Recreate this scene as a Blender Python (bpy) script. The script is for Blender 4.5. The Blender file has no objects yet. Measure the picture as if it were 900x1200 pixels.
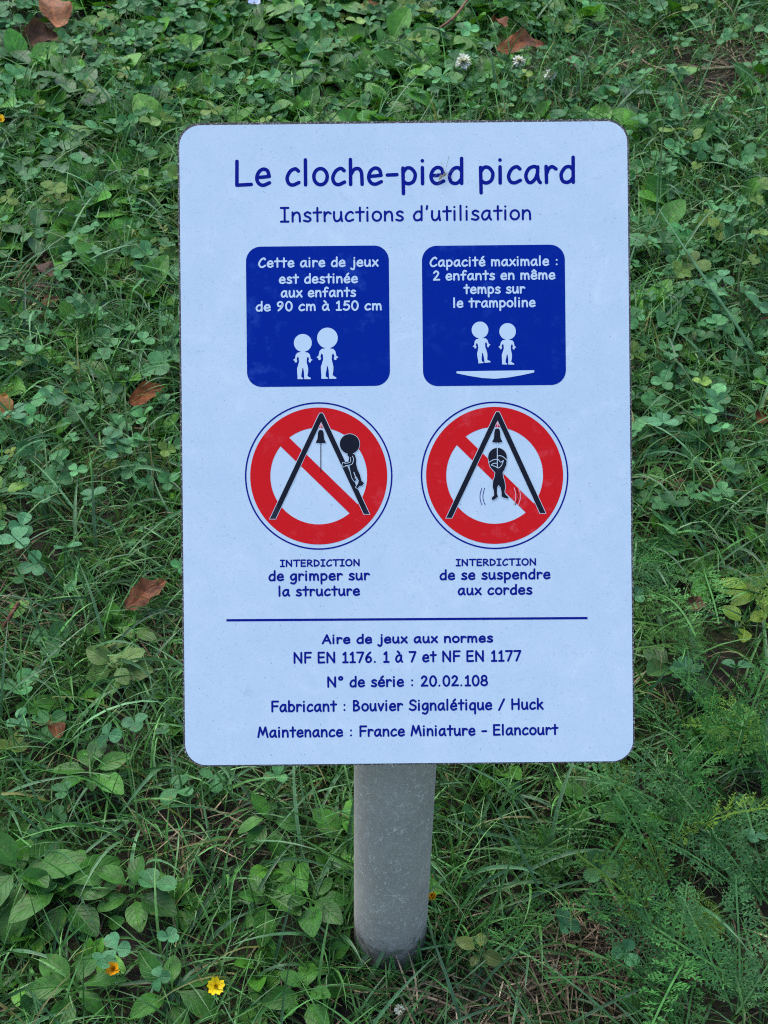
import bpy, math, random
import numpy as np
from mathutils import Vector, Matrix

random.seed(11)
RNG = np.random.default_rng(11)
R = math.radians
scene = bpy.context.scene
COL = scene.collection

# ------------------------------------------------------------------ camera
F = 1800.0                      # focal length in photo pixels (900 wide)
PITCH = R(43.0)
HC = 1.12                       # camera height above the lawn
CAM = np.array([0.0, 0.0, HC])
D = np.array([0.0, math.cos(PITCH), -math.sin(PITCH)])
U = np.array([0.0, math.sin(PITCH), math.cos(PITCH)])
RT = np.array([1.0, 0.0, 0.0])
cam_data = bpy.data.cameras.new('camera')
cam = bpy.data.objects.new('camera', cam_data)
COL.objects.link(cam)
cam.location = CAM
cam.rotation_euler = (R(90) - PITCH, 0, 0)
cam_data.sensor_fit = 'HORIZONTAL'
cam_data.sensor_width = 36.0
cam_data.lens = 72.0
cam_data.clip_start = 0.01
cam_data.clip_end = 2000
cam_data.dof.use_dof = True
cam_data.dof.focus_distance = 1.08
cam_data.dof.aperture_fstop = 60.0
scene.camera = cam

# ------------------------------------------------------------------ light
SUN_EL, SUN_AZ = R(58), R(-35)
world = bpy.data.worlds.new('World')
scene.world = world
world.use_nodes = True
wn = world.node_tree
bg = wn.nodes['Background']
sky = wn.nodes.new('ShaderNodeTexSky')
sky.sky_type = 'NISHITA'
sky.sun_disc = False
sky.sun_elevation = SUN_EL
sky.sun_rotation = SUN_AZ
sky.air_density = 1.0
sky.dust_density = 2.0
sky.ozone_density = 1.0
wn.links.new(sky.outputs[0], bg.inputs[0])
bg.inputs[1].default_value = 0.13
sun_data = bpy.data.lights.new('sun', 'SUN')
sun_data.energy = 1.0
sun_data.angle = R(70)
sun_data.color = (1.0, 0.95, 0.88)
sun = bpy.data.objects.new('sun', sun_data)
COL.objects.link(sun)
sdir = Vector((math.sin(SUN_AZ) * math.cos(SUN_EL), math.cos(SUN_AZ) * math.cos(SUN_EL), math.sin(SUN_EL)))
sun.rotation_euler = sdir.to_track_quat('Z', 'Y').to_euler()
sun.location = sdir * 20
scene.view_settings.view_transform = 'Standard'
scene.view_settings.look = 'None'
scene.view_settings.gamma = 1
scene.view_settings.exposure = 1.5
scene.render.engine = 'CYCLES'
scene.cycles.max_bounces = 6
scene.cycles.diffuse_bounces = 1
scene.cycles.glossy_bounces = 2
scene.cycles.transmission_bounces = 4
scene.cycles.transparent_max_bounces = 4
scene.cycles.caustics_reflective = False
scene.cycles.caustics_refractive = False
scene.cycles.use_denoising = False
scene.cycles.filter_width = 1.1


# ------------------------------------------------------------------ helpers
def ray(px, py):
    return D + RT * ((px - 450.0) / F) - U * ((py - 600.0) / F)


def on_ground(px, py, z=0.0):
    r = ray(px, py)
    return CAM + r * ((z - HC) / r[2])


def project(p):
    rel = np.asarray(p) - CAM
    dep = rel @ D
    return 450 + F * (rel @ RT) / dep, 600 - F * (rel @ U) / dep


def hgt(x, y):
    return (0.006 * np.sin(5.1 * x + 1.3) * np.sin(4.3 * y + .4) + 0.004 * np.sin(11.7 * x - 6.1 * y)
            + 0.003 * np.sin(17.0 * y + 9.0 * x + 2.0)) * np.exp(-((x - .0) ** 2 + (y - .7) ** 2) / 60.0)


def props(o, label=None, cat=None, group=None, kind=None):
    if label: o['label'] = label
    if cat: o['category'] = cat
    if group: o['group'] = group
    if kind: o['kind'] = kind
    return o


def empty(name, loc, label, cat, group=None):
    o = bpy.data.objects.new(name, None)
    o.empty_display_size = 0.02
    COL.objects.link(o)
    o.location = loc
    return props(o, label, cat, group)


def link(name, me, mat, parent=None):
    o = bpy.data.objects.new(name, me)
    if mat is not None:
        me.materials.append(mat)
    COL.objects.link(o)
    if parent is not None:
        o.parent = parent
    return o


def mesh_np(name, V, Q, smooth=True, col=None, uv=None):
    """V (n,3), Q (m,4) quads -> mesh with optional point attributes."""
    V = np.ascontiguousarray(V, dtype=np.float32)
    Q = np.ascontiguousarray(Q, dtype=np.int32)
    me = bpy.data.meshes.new(name)
    me.vertices.add(len(V))
    me.vertices.foreach_set('co', V.ravel())
    me.loops.add(Q.size)
    me.loops.foreach_set('vertex_index', Q.ravel())
    me.polygons.add(len(Q))
    me.polygons.foreach_set('loop_start', np.arange(0, Q.size, 4, dtype=np.int32))
    me.polygons.foreach_set('loop_total', np.full(len(Q), 4, dtype=np.int32))
    me.update(calc_edges=True)
    if smooth:
        me.polygons.foreach_set('use_smooth', np.ones(len(Q), dtype=bool))
    if col is not None:
        a = me.attributes.new('col', 'FLOAT_COLOR', 'POINT')
        c = np.ones((len(V), 4), dtype=np.float32)
        c[:, :3] = col
        a.data.foreach_set('color', c.ravel())
    if uv is not None:
        a = me.attributes.new('leafuv', 'FLOAT_VECTOR', 'POINT')
        c = np.zeros((len(V), 3), dtype=np.float32)
        c[:, :2] = uv
        a.data.foreach_set('vector', c.ravel())
    return me


def mesh_py(name, V, Fc, smooth=False):
    me = bpy.data.meshes.new(name)
    me.from_pydata([tuple(map(float, v)) for v in V], [], [tuple(f) for f in Fc])
    me.update()
    if smooth:
        me.polygons.foreach_set('use_smooth', [True] * len(me.polygons))
    return me


class Geo:
    """collects quads with colour and leaf uv"""
    def __init__(self):
        self.V, self.Q, self.C, self.T, self.n = [], [], [], [], 0

    def add(self, V, Q, col, uv=None):
        V = np.asarray(V, float)
        self.V.append(V)
        self.Q.append(np.asarray(Q, int) + self.n)
        c = np.empty((len(V), 3))
        c[:] = col
        self.C.append(c)
        self.T.append(np.tile([0.5, 0.5], (len(V), 1)) if uv is None else np.asarray(uv, float))
        self.n += len(V)

    def many(self, tv, tq, tuv, rot, scl, pos, cols):
        k, n = len(pos), len(tv)
        V = np.einsum('kij,nj->kni', rot, tv) * np.asarray(scl)[:, None, None] + pos[:, None, :]
        Q = tq[None] + (np.arange(k) * n)[:, None, None]
        self.add(V.reshape(-1, 3), Q.reshape(-1, 4), np.repeat(cols, n, 0), np.tile(tuv, (k, 1)))

    def build(self, name, mat, parent=None, origin=None, smooth=True):
        V = np.concatenate(self.V)
        if origin is not None:
            V = V - np.asarray(origin)
        me = mesh_np(name, V, np.concatenate(self.Q), smooth, np.concatenate(self.C), np.concatenate(self.T))
        o = link(name, me, mat, parent)
        if origin is not None and parent is None:
            o.location = origin
        return o


def rot_zyx(az, tilt, roll):
    """rotation: spin about z (az) after tilting (about x) after roll about y; vectorised"""
    az, tilt, roll = map(np.atleast_1d, (az, tilt, roll))
    ca, sa, ct, st, cr, sr = np.cos(az), np.sin(az), np.cos(tilt), np.sin(tilt), np.cos(roll), np.sin(roll)
    z, o = np.zeros_like(ca), np.ones_like(ca)
    A = np.stack([ca, -sa, z, sa, ca, z, z, z, o], -1).reshape(-1, 3, 3)
    B = np.stack([o, z, z, z, ct, -st, z, st, ct], -1).reshape(-1, 3, 3)
    C = np.stack([cr, z, sr, z, o, z, -sr, z, cr], -1).reshape(-1, 3, 3)
    return A @ B @ C


# ------------------------------------------------------------------ materials
def new_mat(name):
    m = bpy.data.materials.new(name)
    m.use_nodes = True
    nt = m.node_tree
    return m, nt, nt.nodes['Principled BSDF']


def N(nt, typ, **kw):
    n = nt.nodes.new(typ)
    for k, v in kw.items():
        if k.startswith('i_'):
            n.inputs[k[2:].replace('_', ' ')].default_value = v
        else:
            setattr(n, k, v)
    return n


def ramp(nt, stops, interp='LINEAR'):
    n = nt.nodes.new('ShaderNodeValToRGB')
    cr = n.color_ramp
    cr.interpolation = interp
    while len(cr.elements) < len(stops):
        cr.elements.new(0.5)
    for e, (p, c) in zip(cr.elements, stops):
        e.position = p
        e.color = (c, c, c, 1) if isinstance(c, (int, float)) else (*c, 1)
    return n


def mixc(nt, fac, a, b, blend='MIX'):
    n = nt.nodes.new('ShaderNodeMix')
    n.data_type = 'RGBA'
    n.blend_type = blend
    for sock, v in ((n.inputs[0], fac), (n.inputs[6], a), (n.inputs[7], b)):
        if isinstance(v, (int, float)):
            sock.default_value = v
        elif isinstance(v, tuple):
            sock.default_value = (*v, 1)
        else:
            nt.links.new(v, sock)
    return n.outputs[2]


def mathn(nt, op, a, b=None, clamp=False):
    n = nt.nodes.new('ShaderNodeMath')
    n.operation = op
    n.use_clamp = clamp
    for i, v in enumerate((a, b)):
        if v is None: continue
        if isinstance(v, (int, float)):
            n.inputs[i].default_value = v
        else:
            nt.links.new(v, n.inputs[i])
    return n.outputs[0]


def leaf_material(name, rough=0.42, trans=0.22, vein=0.35, nscale=160.0, side=True, spec=0.22, lo=0.70, hi=1.30):
    m, nt, p = new_mat(name)
    L = nt.links
    at = N(nt, 'ShaderNodeAttribute', attribute_name='col')
    uv = N(nt, 'ShaderNodeAttribute', attribute_name='leafuv')
    tc = N(nt, 'ShaderNodeTexCoord')
    no = N(nt, 'ShaderNodeTexNoise', i_Scale=nscale, i_Detail=4.0, i_Roughness=0.6)
    L.new(tc.outputs['Object'], no.inputs['Vector'])
    rp = ramp(nt, [(0.3, lo), (0.7, hi)])
    L.new(no.outputs['Fac'], rp.inputs[0])
    c = mixc(nt, 1.0, at.outputs['Color'], rp.outputs[0], 'MULTIPLY')
    if side:                                       # blemishes: yellowed and browned spots
        nb = N(nt, 'ShaderNodeTexNoise', i_Scale=75.0, i_Detail=3.0, i_Roughness=0.7)
        L.new(tc.outputs['Object'], nb.inputs['Vector'])
        rb = ramp(nt, [(0.64, 0.0), (0.72, 1.0)])
        L.new(nb.outputs['Fac'], rb.inputs[0])
        c = mixc(nt, mathn(nt, 'MULTIPLY', rb.outputs[0], 0.65), c, (0.13, 0.115, 0.03))
    sx = N(nt, 'ShaderNodeSeparateXYZ')
    L.new(uv.outputs['Vector'], sx.inputs[0])
    du = mathn(nt, 'ABSOLUTE', mathn(nt, 'SUBTRACT', sx.outputs[0], 0.5))
    mid = mathn(nt, 'SUBTRACT', 1.0, mathn(nt, 'MULTIPLY', du, 14.0), True)
    h = mid
    if side:
        s = mathn(nt, 'SINE', mathn(nt, 'MULTIPLY', mathn(nt, 'SUBTRACT', sx.outputs[1], mathn(nt, 'MULTIPLY', du, 0.7)), 44.0))
        s = mathn(nt, 'MULTIPLY', mathn(nt, 'SUBTRACT', s, 0.72, True), 2.2, True)
        h = mathn(nt, 'MAXIMUM', mid, s)
    c2 = mixc(nt, mathn(nt, 'MULTIPLY', h, vein), c, mixc(nt, 1.0, c, (2.3, 2.0, 2.2), 'MULTIPLY'))
    L.new(c2, p.inputs['Base Color'])
    p.inputs['Roughness'].default_value = rough
    p.inputs['Specular IOR Level'].default_value = spec
    bp = N(nt, 'ShaderNodeBump', i_Strength=0.6, i_Distance=0.002)
    bh = mathn(nt, 'ADD', mathn(nt, 'MULTIPLY', no.outputs['Fac'], 0.6), mathn(nt, 'MULTIPLY', h, -0.5))
    L.new(bh, bp.inputs['Height'])
    L.new(bp.outputs[0], p.inputs['Normal'])
    tr = N(nt, 'ShaderNodeBsdfTranslucent')
    L.new(mixc(nt, 1.0, c2, (1.3, 1.25, 0.5), 'MULTIPLY'), tr.inputs[0])
    mx = N(nt, 'ShaderNodeMixShader')
    mx.inputs[0].default_value = trans
    L.new(p.outputs[0], mx.inputs[1])
    L.new(tr.outputs[0], mx.inputs[2])
    L.new(mx.outputs[0], nt.nodes['Material Output'].inputs[0])
    return m


def paint_material(name, col, rough=0.35, mottle=None, mamt=0.0, mscale=90.0, spec=0.05):
    m, nt, p = new_mat(name)
    p.inputs['Roughness'].default_value = rough
    p.inputs['Specular IOR Level'].default_value = spec
    if mottle is None:
        p.inputs['Base Color'].default_value = (*col, 1)
    else:
        tc = N(nt, 'ShaderNodeTexCoord')
        n1 = N(nt, 'ShaderNodeTexNoise', i_Scale=mscale, i_Detail=6.0, i_Roughness=0.72)
        n2 = N(nt, 'ShaderNodeTexNoise', i_Scale=mscale * 0.23, i_Detail=2.0)
        nt.links.new(tc.outputs['Object'], n1.inputs['Vector'])
        nt.links.new(tc.outputs['Object'], n2.inputs['Vector'])
        r1 = ramp(nt, [(0.54, 0.0), (0.72, 1.0)])
        nt.links.new(n1.outputs['Fac'], r1.inputs[0])
        r2 = ramp(nt, [(0.40, 0.15), (0.65, 1.0)])
        nt.links.new(n2.outputs['Fac'], r2.inputs[0])
        f = mathn(nt, 'MULTIPLY', mathn(nt, 'MULTIPLY', r1.outputs[0], r2.outputs[0]), mamt)
        nt.links.new(mixc(nt, f, col, mottle), p.inputs['Base Color'])
    return m


def face_material():
    m, nt, p = new_mat('white enamelled face')
    L = nt.links
    tc = N(nt, 'ShaderNodeTexCoord')
    base = (0.475, 0.575, 0.65)
    # faint large clouding
    n1 = N(nt, 'ShaderNodeTexNoise', i_Scale=14.0, i_Detail=5.0, i_Roughness=0.65)
    L.new(tc.outputs['Object'], n1.inputs['Vector'])
    r1 = ramp(nt, [(0.35, 0.0), (0.75, 1.0)])
    L.new(n1.outputs['Fac'], r1.inputs[0])
    c = mixc(nt, mathn(nt, 'MULTIPLY', r1.outputs[0], 0.40), base, (0.375, 0.495, 0.595))
    n4 = N(nt, 'ShaderNodeTexNoise', i_Scale=48.0, i_Detail=6.0, i_Roughness=0.7, i_Distortion=0.6)
    L.new(tc.outputs['Object'], n4.inputs['Vector'])
    r4 = ramp(nt, [(0.42, 0.0), (0.68, 1.0)])
    L.new(n4.outputs['Fac'], r4.inputs[0])
    c = mixc(nt, mathn(nt, 'MULTIPLY', r4.outputs[0], 0.38), c, (0.36, 0.49, 0.61))
    r5 = ramp(nt, [(0.26, 1.0), (0.42, 0.0)])
    L.new(n4.outputs['Fac'], r5.inputs[0])
    c = mixc(nt, mathn(nt, 'MULTIPLY', r5.outputs[0], 0.5), c, (0.56, 0.66, 0.72))
    # fine grain
    n2 = N(nt, 'ShaderNodeTexNoise', i_Scale=420.0, i_Detail=3.0, i_Roughness=0.7)
    L.new(tc.outputs['Object'], n2.inputs['Vector'])
    r2 = ramp(nt, [(0.55, 0.0), (0.8, 1.0)])
    L.new(n2.outputs['Fac'], r2.inputs[0])
    c = mixc(nt, mathn(nt, 'MULTIPLY', r2.outputs[0], 0.35), c, (0.24, 0.35, 0.45))
    # dark dirt specks of two sizes
    for sc, th, amt in ((150.0, 0.05, 0.55), (260.0, 0.08, 0.5), (420., .12, .5)):
        v = N(nt, 'ShaderNodeTexVoronoi', feature='F1', i_Scale=sc, i_Randomness=1.0)
        L.new(tc.outputs['Object'], v.inputs['Vector'])
        sep = N(nt, 'ShaderNodeSeparateColor')
        L.new(v.outputs['Color'], sep.inputs[0])
        keep = mathn(nt, 'GREATER_THAN', sep.outputs[0], 0.86)
        dot = mathn(nt, 'MULTIPLY', mathn(nt, 'SUBTRACT', th + 0.05, v.outputs['Distance'], True), 14.0, True)
        c = mixc(nt, mathn(nt, 'MULTIPLY', mathn(nt, 'MULTIPLY', dot, keep), amt), c, (0.08, 0.11, 0.16))
    # soft smudges
    n3 = N(nt, 'ShaderNodeTexNoise', i_Scale=60.0, i_Detail=4.0, i_Roughness=0.6, i_Distortion=1.2)
    L.new(tc.outputs['Object'], n3.inputs['Vector'])
    r3 = ramp(nt, [(0.66, 0.0), (0.82, 1.0)])
    L.new(n3.outputs['Fac'], r3.inputs[0])
    c = mixc(nt, mathn(nt, 'MULTIPLY', r3.outputs[0], 0.4), c, (0.22, 0.31, 0.42))
    L.new(c, p.inputs['Base Color'])
    p.inputs['Roughness'].default_value = 0.42
    p.inputs['Specular IOR Level'].default_value = 0.4
    bp = N(nt, 'ShaderNodeBump', i_Strength=0.12, i_Distance=0.0006)
    L.new(n1.outputs['Fac'], bp.inputs['Height'])
    L.new(bp.outputs[0], p.inputs['Normal'])
    return m


def core_material():
    m, nt, p = new_mat('rough cut edge')
    tc = N(nt, 'ShaderNodeTexCoord')
    n = N(nt, 'ShaderNodeTexNoise', i_Scale=900.0, i_Detail=2.0)
    nt.links.new(tc.outputs['Object'], n.inputs['Vector'])
    r = ramp(nt, [(0.40, (0.02, 0.018, 0.015)), (0.56, (0.075, 0.068, 0.058)), (0.68, (0.33, 0.32, 0.30))])
    nt.links.new(n.outputs['Fac'], r.inputs[0])
    nt.links.new(r.outputs[0], p.inputs['Base Color'])
    p.inputs['Roughness'].default_value = 0.6
    return m


def post_material():
    m, nt, p = new_mat('grey coated steel')
    L = nt.links
    tc = N(nt, 'ShaderNodeTexCoord')
    n1 = N(nt, 'ShaderNodeTexNoise', i_Scale=22.0, i_Detail=6.0, i_Roughness=0.65)
    L.new(tc.outputs['Object'], n1.inputs['Vector'])
    r1 = ramp(nt, [(0.3, (0.275, 0.250, 0.220)), (0.7, (0.365, 0.330, 0.288))])
    L.new(n1.outputs['Fac'], r1.inputs[0])
    c = r1.outputs[0]
    # pale hair-like scuffs and fine speckle
    for sc, seed, lw, th, amt in ((75.0, 1.0, 34.0, .585, .85), (150.0, 0.0, 24.0, .55, .85), (300.0, 3.7, 14.0, .53, .55)):
        mp = N(nt, 'ShaderNodeMapping')
        mp.inputs['Location'].default_value = (seed, seed, seed)
        mp.inputs['Scale'].default_value = (1, 1, 0.7)
        L.new(tc.outputs['Object'], mp.inputs[0])
        nd = N(nt, 'ShaderNodeTexNoise', i_Scale=sc * 0.6, i_Detail=2.0)
        L.new(mp.outputs[0], nd.inputs['Vector'])
        ad = N(nt, 'ShaderNodeVectorMath', operation='MULTIPLY_ADD')
        L.new(nd.outputs['Color'], ad.inputs[0])
        ad.inputs[1].default_value = (0.03, 0.03, 0.03)
        L.new(mp.outputs[0], ad.inputs[2])
        v = N(nt, 'ShaderNodeTexVoronoi', feature='DISTANCE_TO_EDGE', i_Scale=sc)
        L.new(ad.outputs[0], v.inputs['Vector'])
        line = mathn(nt, 'SUBTRACT', 1.0, mathn(nt, 'MULTIPLY', v.outputs['Distance'], lw), True)
        nm = N(nt, 'ShaderNodeTexNoise', i_Scale=sc * 1.3, i_Detail=2.0)
        L.new(mp.outputs[0], nm.inputs['Vector'])
        rm = ramp(nt, [(th, 0.0), (th + .05, 1.0)])
        L.new(nm.outputs['Fac'], rm.inputs[0])
        c = mixc(nt, mathn(nt, 'MULTIPLY', mathn(nt, 'MULTIPLY', line, rm.outputs[0]), amt), c, (0.66, 0.63, 0.57))
    ns = N(nt, 'ShaderNodeTexNoise', i_Scale=700.0, i_Detail=2.0)
    L.new(tc.outputs['Object'], ns.inputs['Vector'])
    rs = ramp(nt, [(0.60, 0.0), (0.70, 1.0)])
    L.new(ns.outputs['Fac'], rs.inputs[0])
    c = mixc(nt, mathn(nt, 'MULTIPLY', rs.outputs[0], 0.45), c, (0.50, 0.48, 0.44))
    # splashed soil on the lowest few centimetres
    sp = N(nt, 'ShaderNodeSeparateXYZ')
    L.new(tc.outputs['Object'], sp.inputs[0])
    nz = N(nt, 'ShaderNodeTexNoise', i_Scale=120.0, i_Detail=5.0, i_Roughness=0.7)
    L.new(tc.outputs['Object'], nz.inputs['Vector'])
    hz = mathn(nt, 'SUBTRACT', mathn(nt, 'MULTIPLY', nz.outputs['Fac'], 0.13), mathn(nt, 'ADD', sp.outputs[2], 0.028))
    c = mixc(nt, mathn(nt, 'MULTIPLY', mathn(nt, 'MULTIPLY', hz, 40.0, True), 0.65, True), c, (0.075, 0.058, 0.040))
    L.new(c, p.inputs['Base Color'])
    p.inputs['Roughness'].default_value = 0.55
    p.inputs['Specular IOR Level'].default_value = 0.35
    return m


def ground_material():
    m, nt, p = new_mat('soil and moss')
    L = nt.links
    tc = N(nt, 'ShaderNodeTexCoord')
    n1 = N(nt, 'ShaderNodeTexNoise', i_Scale=9.0, i_Detail=6.0, i_Roughness=0.6)
    n2 = N(nt, 'ShaderNodeTexNoise', i_Scale=160.0, i_Detail=6.0, i_Roughness=0.75)
    for n in (n1, n2):
        L.new(tc.outputs['Object'], n.inputs['Vector'])
    soil = ramp(nt, [(0.3, (0.008, 0.006, 0.004)), (0.55, (0.022, 0.015, 0.009)), (0.8, (0.075, 0.050, 0.030))])
    L.new(n2.outputs['Fac'], soil.inputs[0])
    moss = ramp(nt, [(0.3, (0.012, 0.016, 0.004)), (0.7, (0.075, 0.085, 0.018))])
    L.new(n2.outputs['Fac'], moss.inputs[0])
    mk = ramp(nt, [(0.46, 0.0), (0.60, 1.0)])
    L.new(n1.outputs['Fac'], mk.inputs[0])
    near = mixc(nt, mk.outputs[0], soil.outputs[0], moss.outputs[0])
    L.new(near, p.inputs['Base Color'])
    p.inputs['Roughness'].default_value = 0.9
    bp = N(nt, 'ShaderNodeBump', i_Strength=0.9, i_Distance=0.012)
    L.new(n2.outputs['Fac'], bp.inputs['Height'])
    L.new(bp.outputs[0], p.inputs['Normal'])
    return m


M_FACE, M_CORE, M_POST, M_GROUND = face_material(), core_material(), post_material(), ground_material()
M_NAVY = paint_material('navy ink', (0.003, 0.009, 0.19), 0.45)
M_PANEL = paint_material('blue ink', (0.000, 0.016, 0.225), 0.45, (0.02, 0.075, 0.36), 0.75, 70.0)
M_WHITE = paint_material('unprinted white', (0.46, 0.57, 0.66), 0.5)
M_RED = paint_material('red ink', (0.54, 0.010, 0.013), 0.45, (0.66, 0.10, 0.12), 0.6, 75.0)
M_BLACK = paint_material('black ink', (0.010, 0.012, 0.020), 0.42, (0.06, 0.07, 0.10), 0.5, 60.0)
M_PINK = paint_material('pale pink ink', (0.72, 0.36, 0.42), 0.42)
M_GRASS = leaf_material('grass blade', 0.36, 0.17, 0.22, 90.0, False, 0.42)
M_LEAF = leaf_material('broad leaf', 0.38, 0.15, 0.45, 110.0, True, 0.28)
M_CLOVER = leaf_material('clover leaf', 0.45, 0.15, 0.25, 180.0, True, 0.22)
M_DRY = leaf_material('dry leaf', 0.6, 0.06, 0.30, 95.0, True, 0.25, 0.35, 1.55)
M_FEATHER = leaf_material('feathery leaf', 0.5, 0.16, 0.0, 60.0, False, 0.18)
M_PETAL = leaf_material('petal', 0.5, 0.2, 0.0, 200.0, False)

# ------------------------------------------------------------------ ground sheet
def axis(lo, hi, step, far, k=1.35):
    a = list(np.arange(lo, hi + step * .5, step))
    s = step
    while a[-1] < far:
        s *= k
        a.append(a[-1] + s)
    s = step
    while a[0] > -far:
        s *= k
        a.insert(0, a[0] - s)
    return np.array(a)


gx, gy = axis(-1.4, 1.4, 0.02, 400), axis(0.1, 3.2, 0.02, 400)
GX, GY = np.meshgrid(gx, gy)
GZ = hgt(GX, GY) + np.where((abs(GX) < 1.5) & (abs(GY - 1.6) < 1.7), RNG.normal(0, 0.0025, GX.shape), 0)
nx, ny = len(gx), len(gy)
ii = (np.arange(ny - 1)[:, None] * nx + np.arange(nx - 1)[None]).ravel()
ground = link('ground', mesh_np('ground', np.stack([GX, GY, GZ], -1).reshape(-1, 3),
                                np.stack([ii, ii + 1, ii + 1 + nx, ii + nx], -1)), M_GROUND)
ground['kind'] = 'structure'
ground['label'] = 'dark mossy soil showing between the lawn plants'

# ------------------------------------------------------------------ the sign
ZP = 0.30 * F / 525.0                              # distance of the plate along the view axis
NRM = -D
BASE = on_ground(457, 1103)
BASE[2] = float(hgt(BASE[0], BASE[1]))
sign = empty('information_sign', BASE, 'white playground instruction sign with blue French lettering on a grey round post', 'sign')


def on_plate(px, py, off=0.0):
    """point of the plate's face (off metres proud of it), relative to the sign's base"""
    return CAM + ZP * ray(px, py) + NRM * off - BASE


PC = np.array([476.0, 519.4])                      # plate centre, size and tilt in photo pixels
PW, PH, PTILT = 525.0, 750.0, R(0.56)
TX = np.array([math.cos(PTILT), -math.sin(PTILT)])
TY = np.array([math.sin(PTILT), math.cos(PTILT)])


def rounded(w, h, r, n=10):
    pts = []
    for cx, cy, a0 in ((w / 2 - r, -h / 2 + r, -90), (w / 2 - r, h / 2 - r, 0), (-w / 2 + r, h / 2 - r, 90), (-w / 2 + r, -h / 2 + r, 180)):
        for i in range(n + 1):
            a = R(a0 + 90 * i / n)
            pts.append((cx + r * math.cos(a), cy + r * math.sin(a)))
    return pts


def plate_poly(c, pts):
    return [tuple(np.asarray(c) + TX * x + TY * y) for x, y in pts]


def densify(pts, step):
    out = []
    for a, b in zip(pts, pts[1:] + pts[:1]):
        a, b = np.array(a), np.array(b)
        n = max(1, int(np.linalg.norm(b - a) / step))
        out += [tuple(a + (b - a) * i / n) for i in range(n)]
    return out


def slab(name, pts, off0, off1, mat, parent, bevel=0.0):
    """prism of an outline on the plate, off1 (front) to off0 (back)"""
    n = len(pts)
    if bevel:
        c = np.mean(pts, 0)
        inner = [tuple(np.array(p) + (c - np.array(p)) / np.linalg.norm(c - np.array(p)) * bevel / 0.0005714) for p in pts]
        rings = [(inner, off1), (pts, off1 - bevel), (pts, off0)]
    else:
        rings = [(pts, off1), (pts, off0)]
    V = [on_plate(x, y, o) for ps, o in rings for x, y in ps]
    k = len(rings)
    Fc = [list(range(n))[::-1], list(range((k - 1) * n, k * n))]
    for r in range(k - 1):
        for i in range(n):
            j = (i + 1) % n
            Fc.append([r * n + i, r * n + j, (r + 1) * n + j, (r + 1) * n + i])
    me = mesh_py(name, V, Fc)
    import bmesh
    bm = bmesh.new()
    bm.from_mesh(me)
    bmesh.ops.recalc_face_normals(bm, faces=bm.faces)
    bm.to_mesh(me)
    bm.free()
    return link(name, me, mat, parent)


outer = densify(rounded(PW + 4.4, PH + 4.8, 27, 12), 5.0)
outer = [(x + RNG.normal(0, .09), y + RNG.normal(0, .09) - 0.6) for x, y in outer]
board = slab('board', plate_poly(PC, outer), -0.0065, -0.0004, M_CORE, sign)
face = slab('face', plate_poly(PC, rounded(PW, PH, 25.0, 14)), -0.00045, 0.0, M_FACE, board)
face['label'] = 'pale blue white printed face with rounded corners'

# post: a leaning tube cut off along the back of the board
def build_post():
    r = 0.0296
    top = ray(463, 900)
    top = CAM + top * ((BASE[1] + 0.0 - CAM[1]) / top[1])
    ax = (top - BASE) / (top[2] - BASE[2])
    back = CAM + ZP * ray(*PC) + NRM * -0.0066
    n = 64
    ts = [-0.06, 0.0, 0.05, 0.1, 0.15, 0.2, 0.24]
    V, Fc = [], []
    ring = [np.array([r * math.cos(2 * math.pi * i / n), r * math.sin(2 * math.pi * i / n), 0]) for i in range(n)]
    for t in ts:
        V += [ring[i] + ax * t for i in range(n)]
    for i in range(n):                                 # last ring lies on the board's back plane
        p = ring[i] + BASE
        t = ((back - p) @ NRM) / (ax @ NRM)
        V.append(p + ax * t - BASE)
    for k in range(len(ts)):
        for i in range(n):
            j = (i + 1) % n
            Fc.append((k * n + i, k * n + j, (k + 1) * n + j, (k + 1) * n + i))
    m = mesh_py('post', V, Fc, True)
    return link('post', m, M_POST, sign)


post = build_post()
post['label'] = 'grey scuffed round steel post'


# --- stroke lettering (rounded hand-drawn letters)
def smooth(pts, n=6):
    P = [np.array(p, float) for p in pts]
    if len(P) < 3:
        return P
    P = [2 * P[0] - P[1]] + P + [2 * P[-1] - P[-2]]
    out = []
    for i in range(1, len(P) - 2):
        a, b, c, d = P[i - 1], P[i], P[i + 1], P[i + 2]
        for k in range(n):
            t = k / n
            out.append(0.5 * ((2 * b) + (c - a) * t + (2 * a - 5 * b + 4 * c - d) * t * t + (3 * b - a - 3 * c + d) * t ** 3))
    out.append(P[-2])
    return out


def ell(cx, cy, rx, ry, a0=0, a1=360, n=28):
    return [(cx + rx * math.cos(R(a0 + (a1 - a0) * i / n)), cy + ry * math.sin(R(a0 + (a1 - a0) * i / n))) for i in range(n + 1)]


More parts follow.
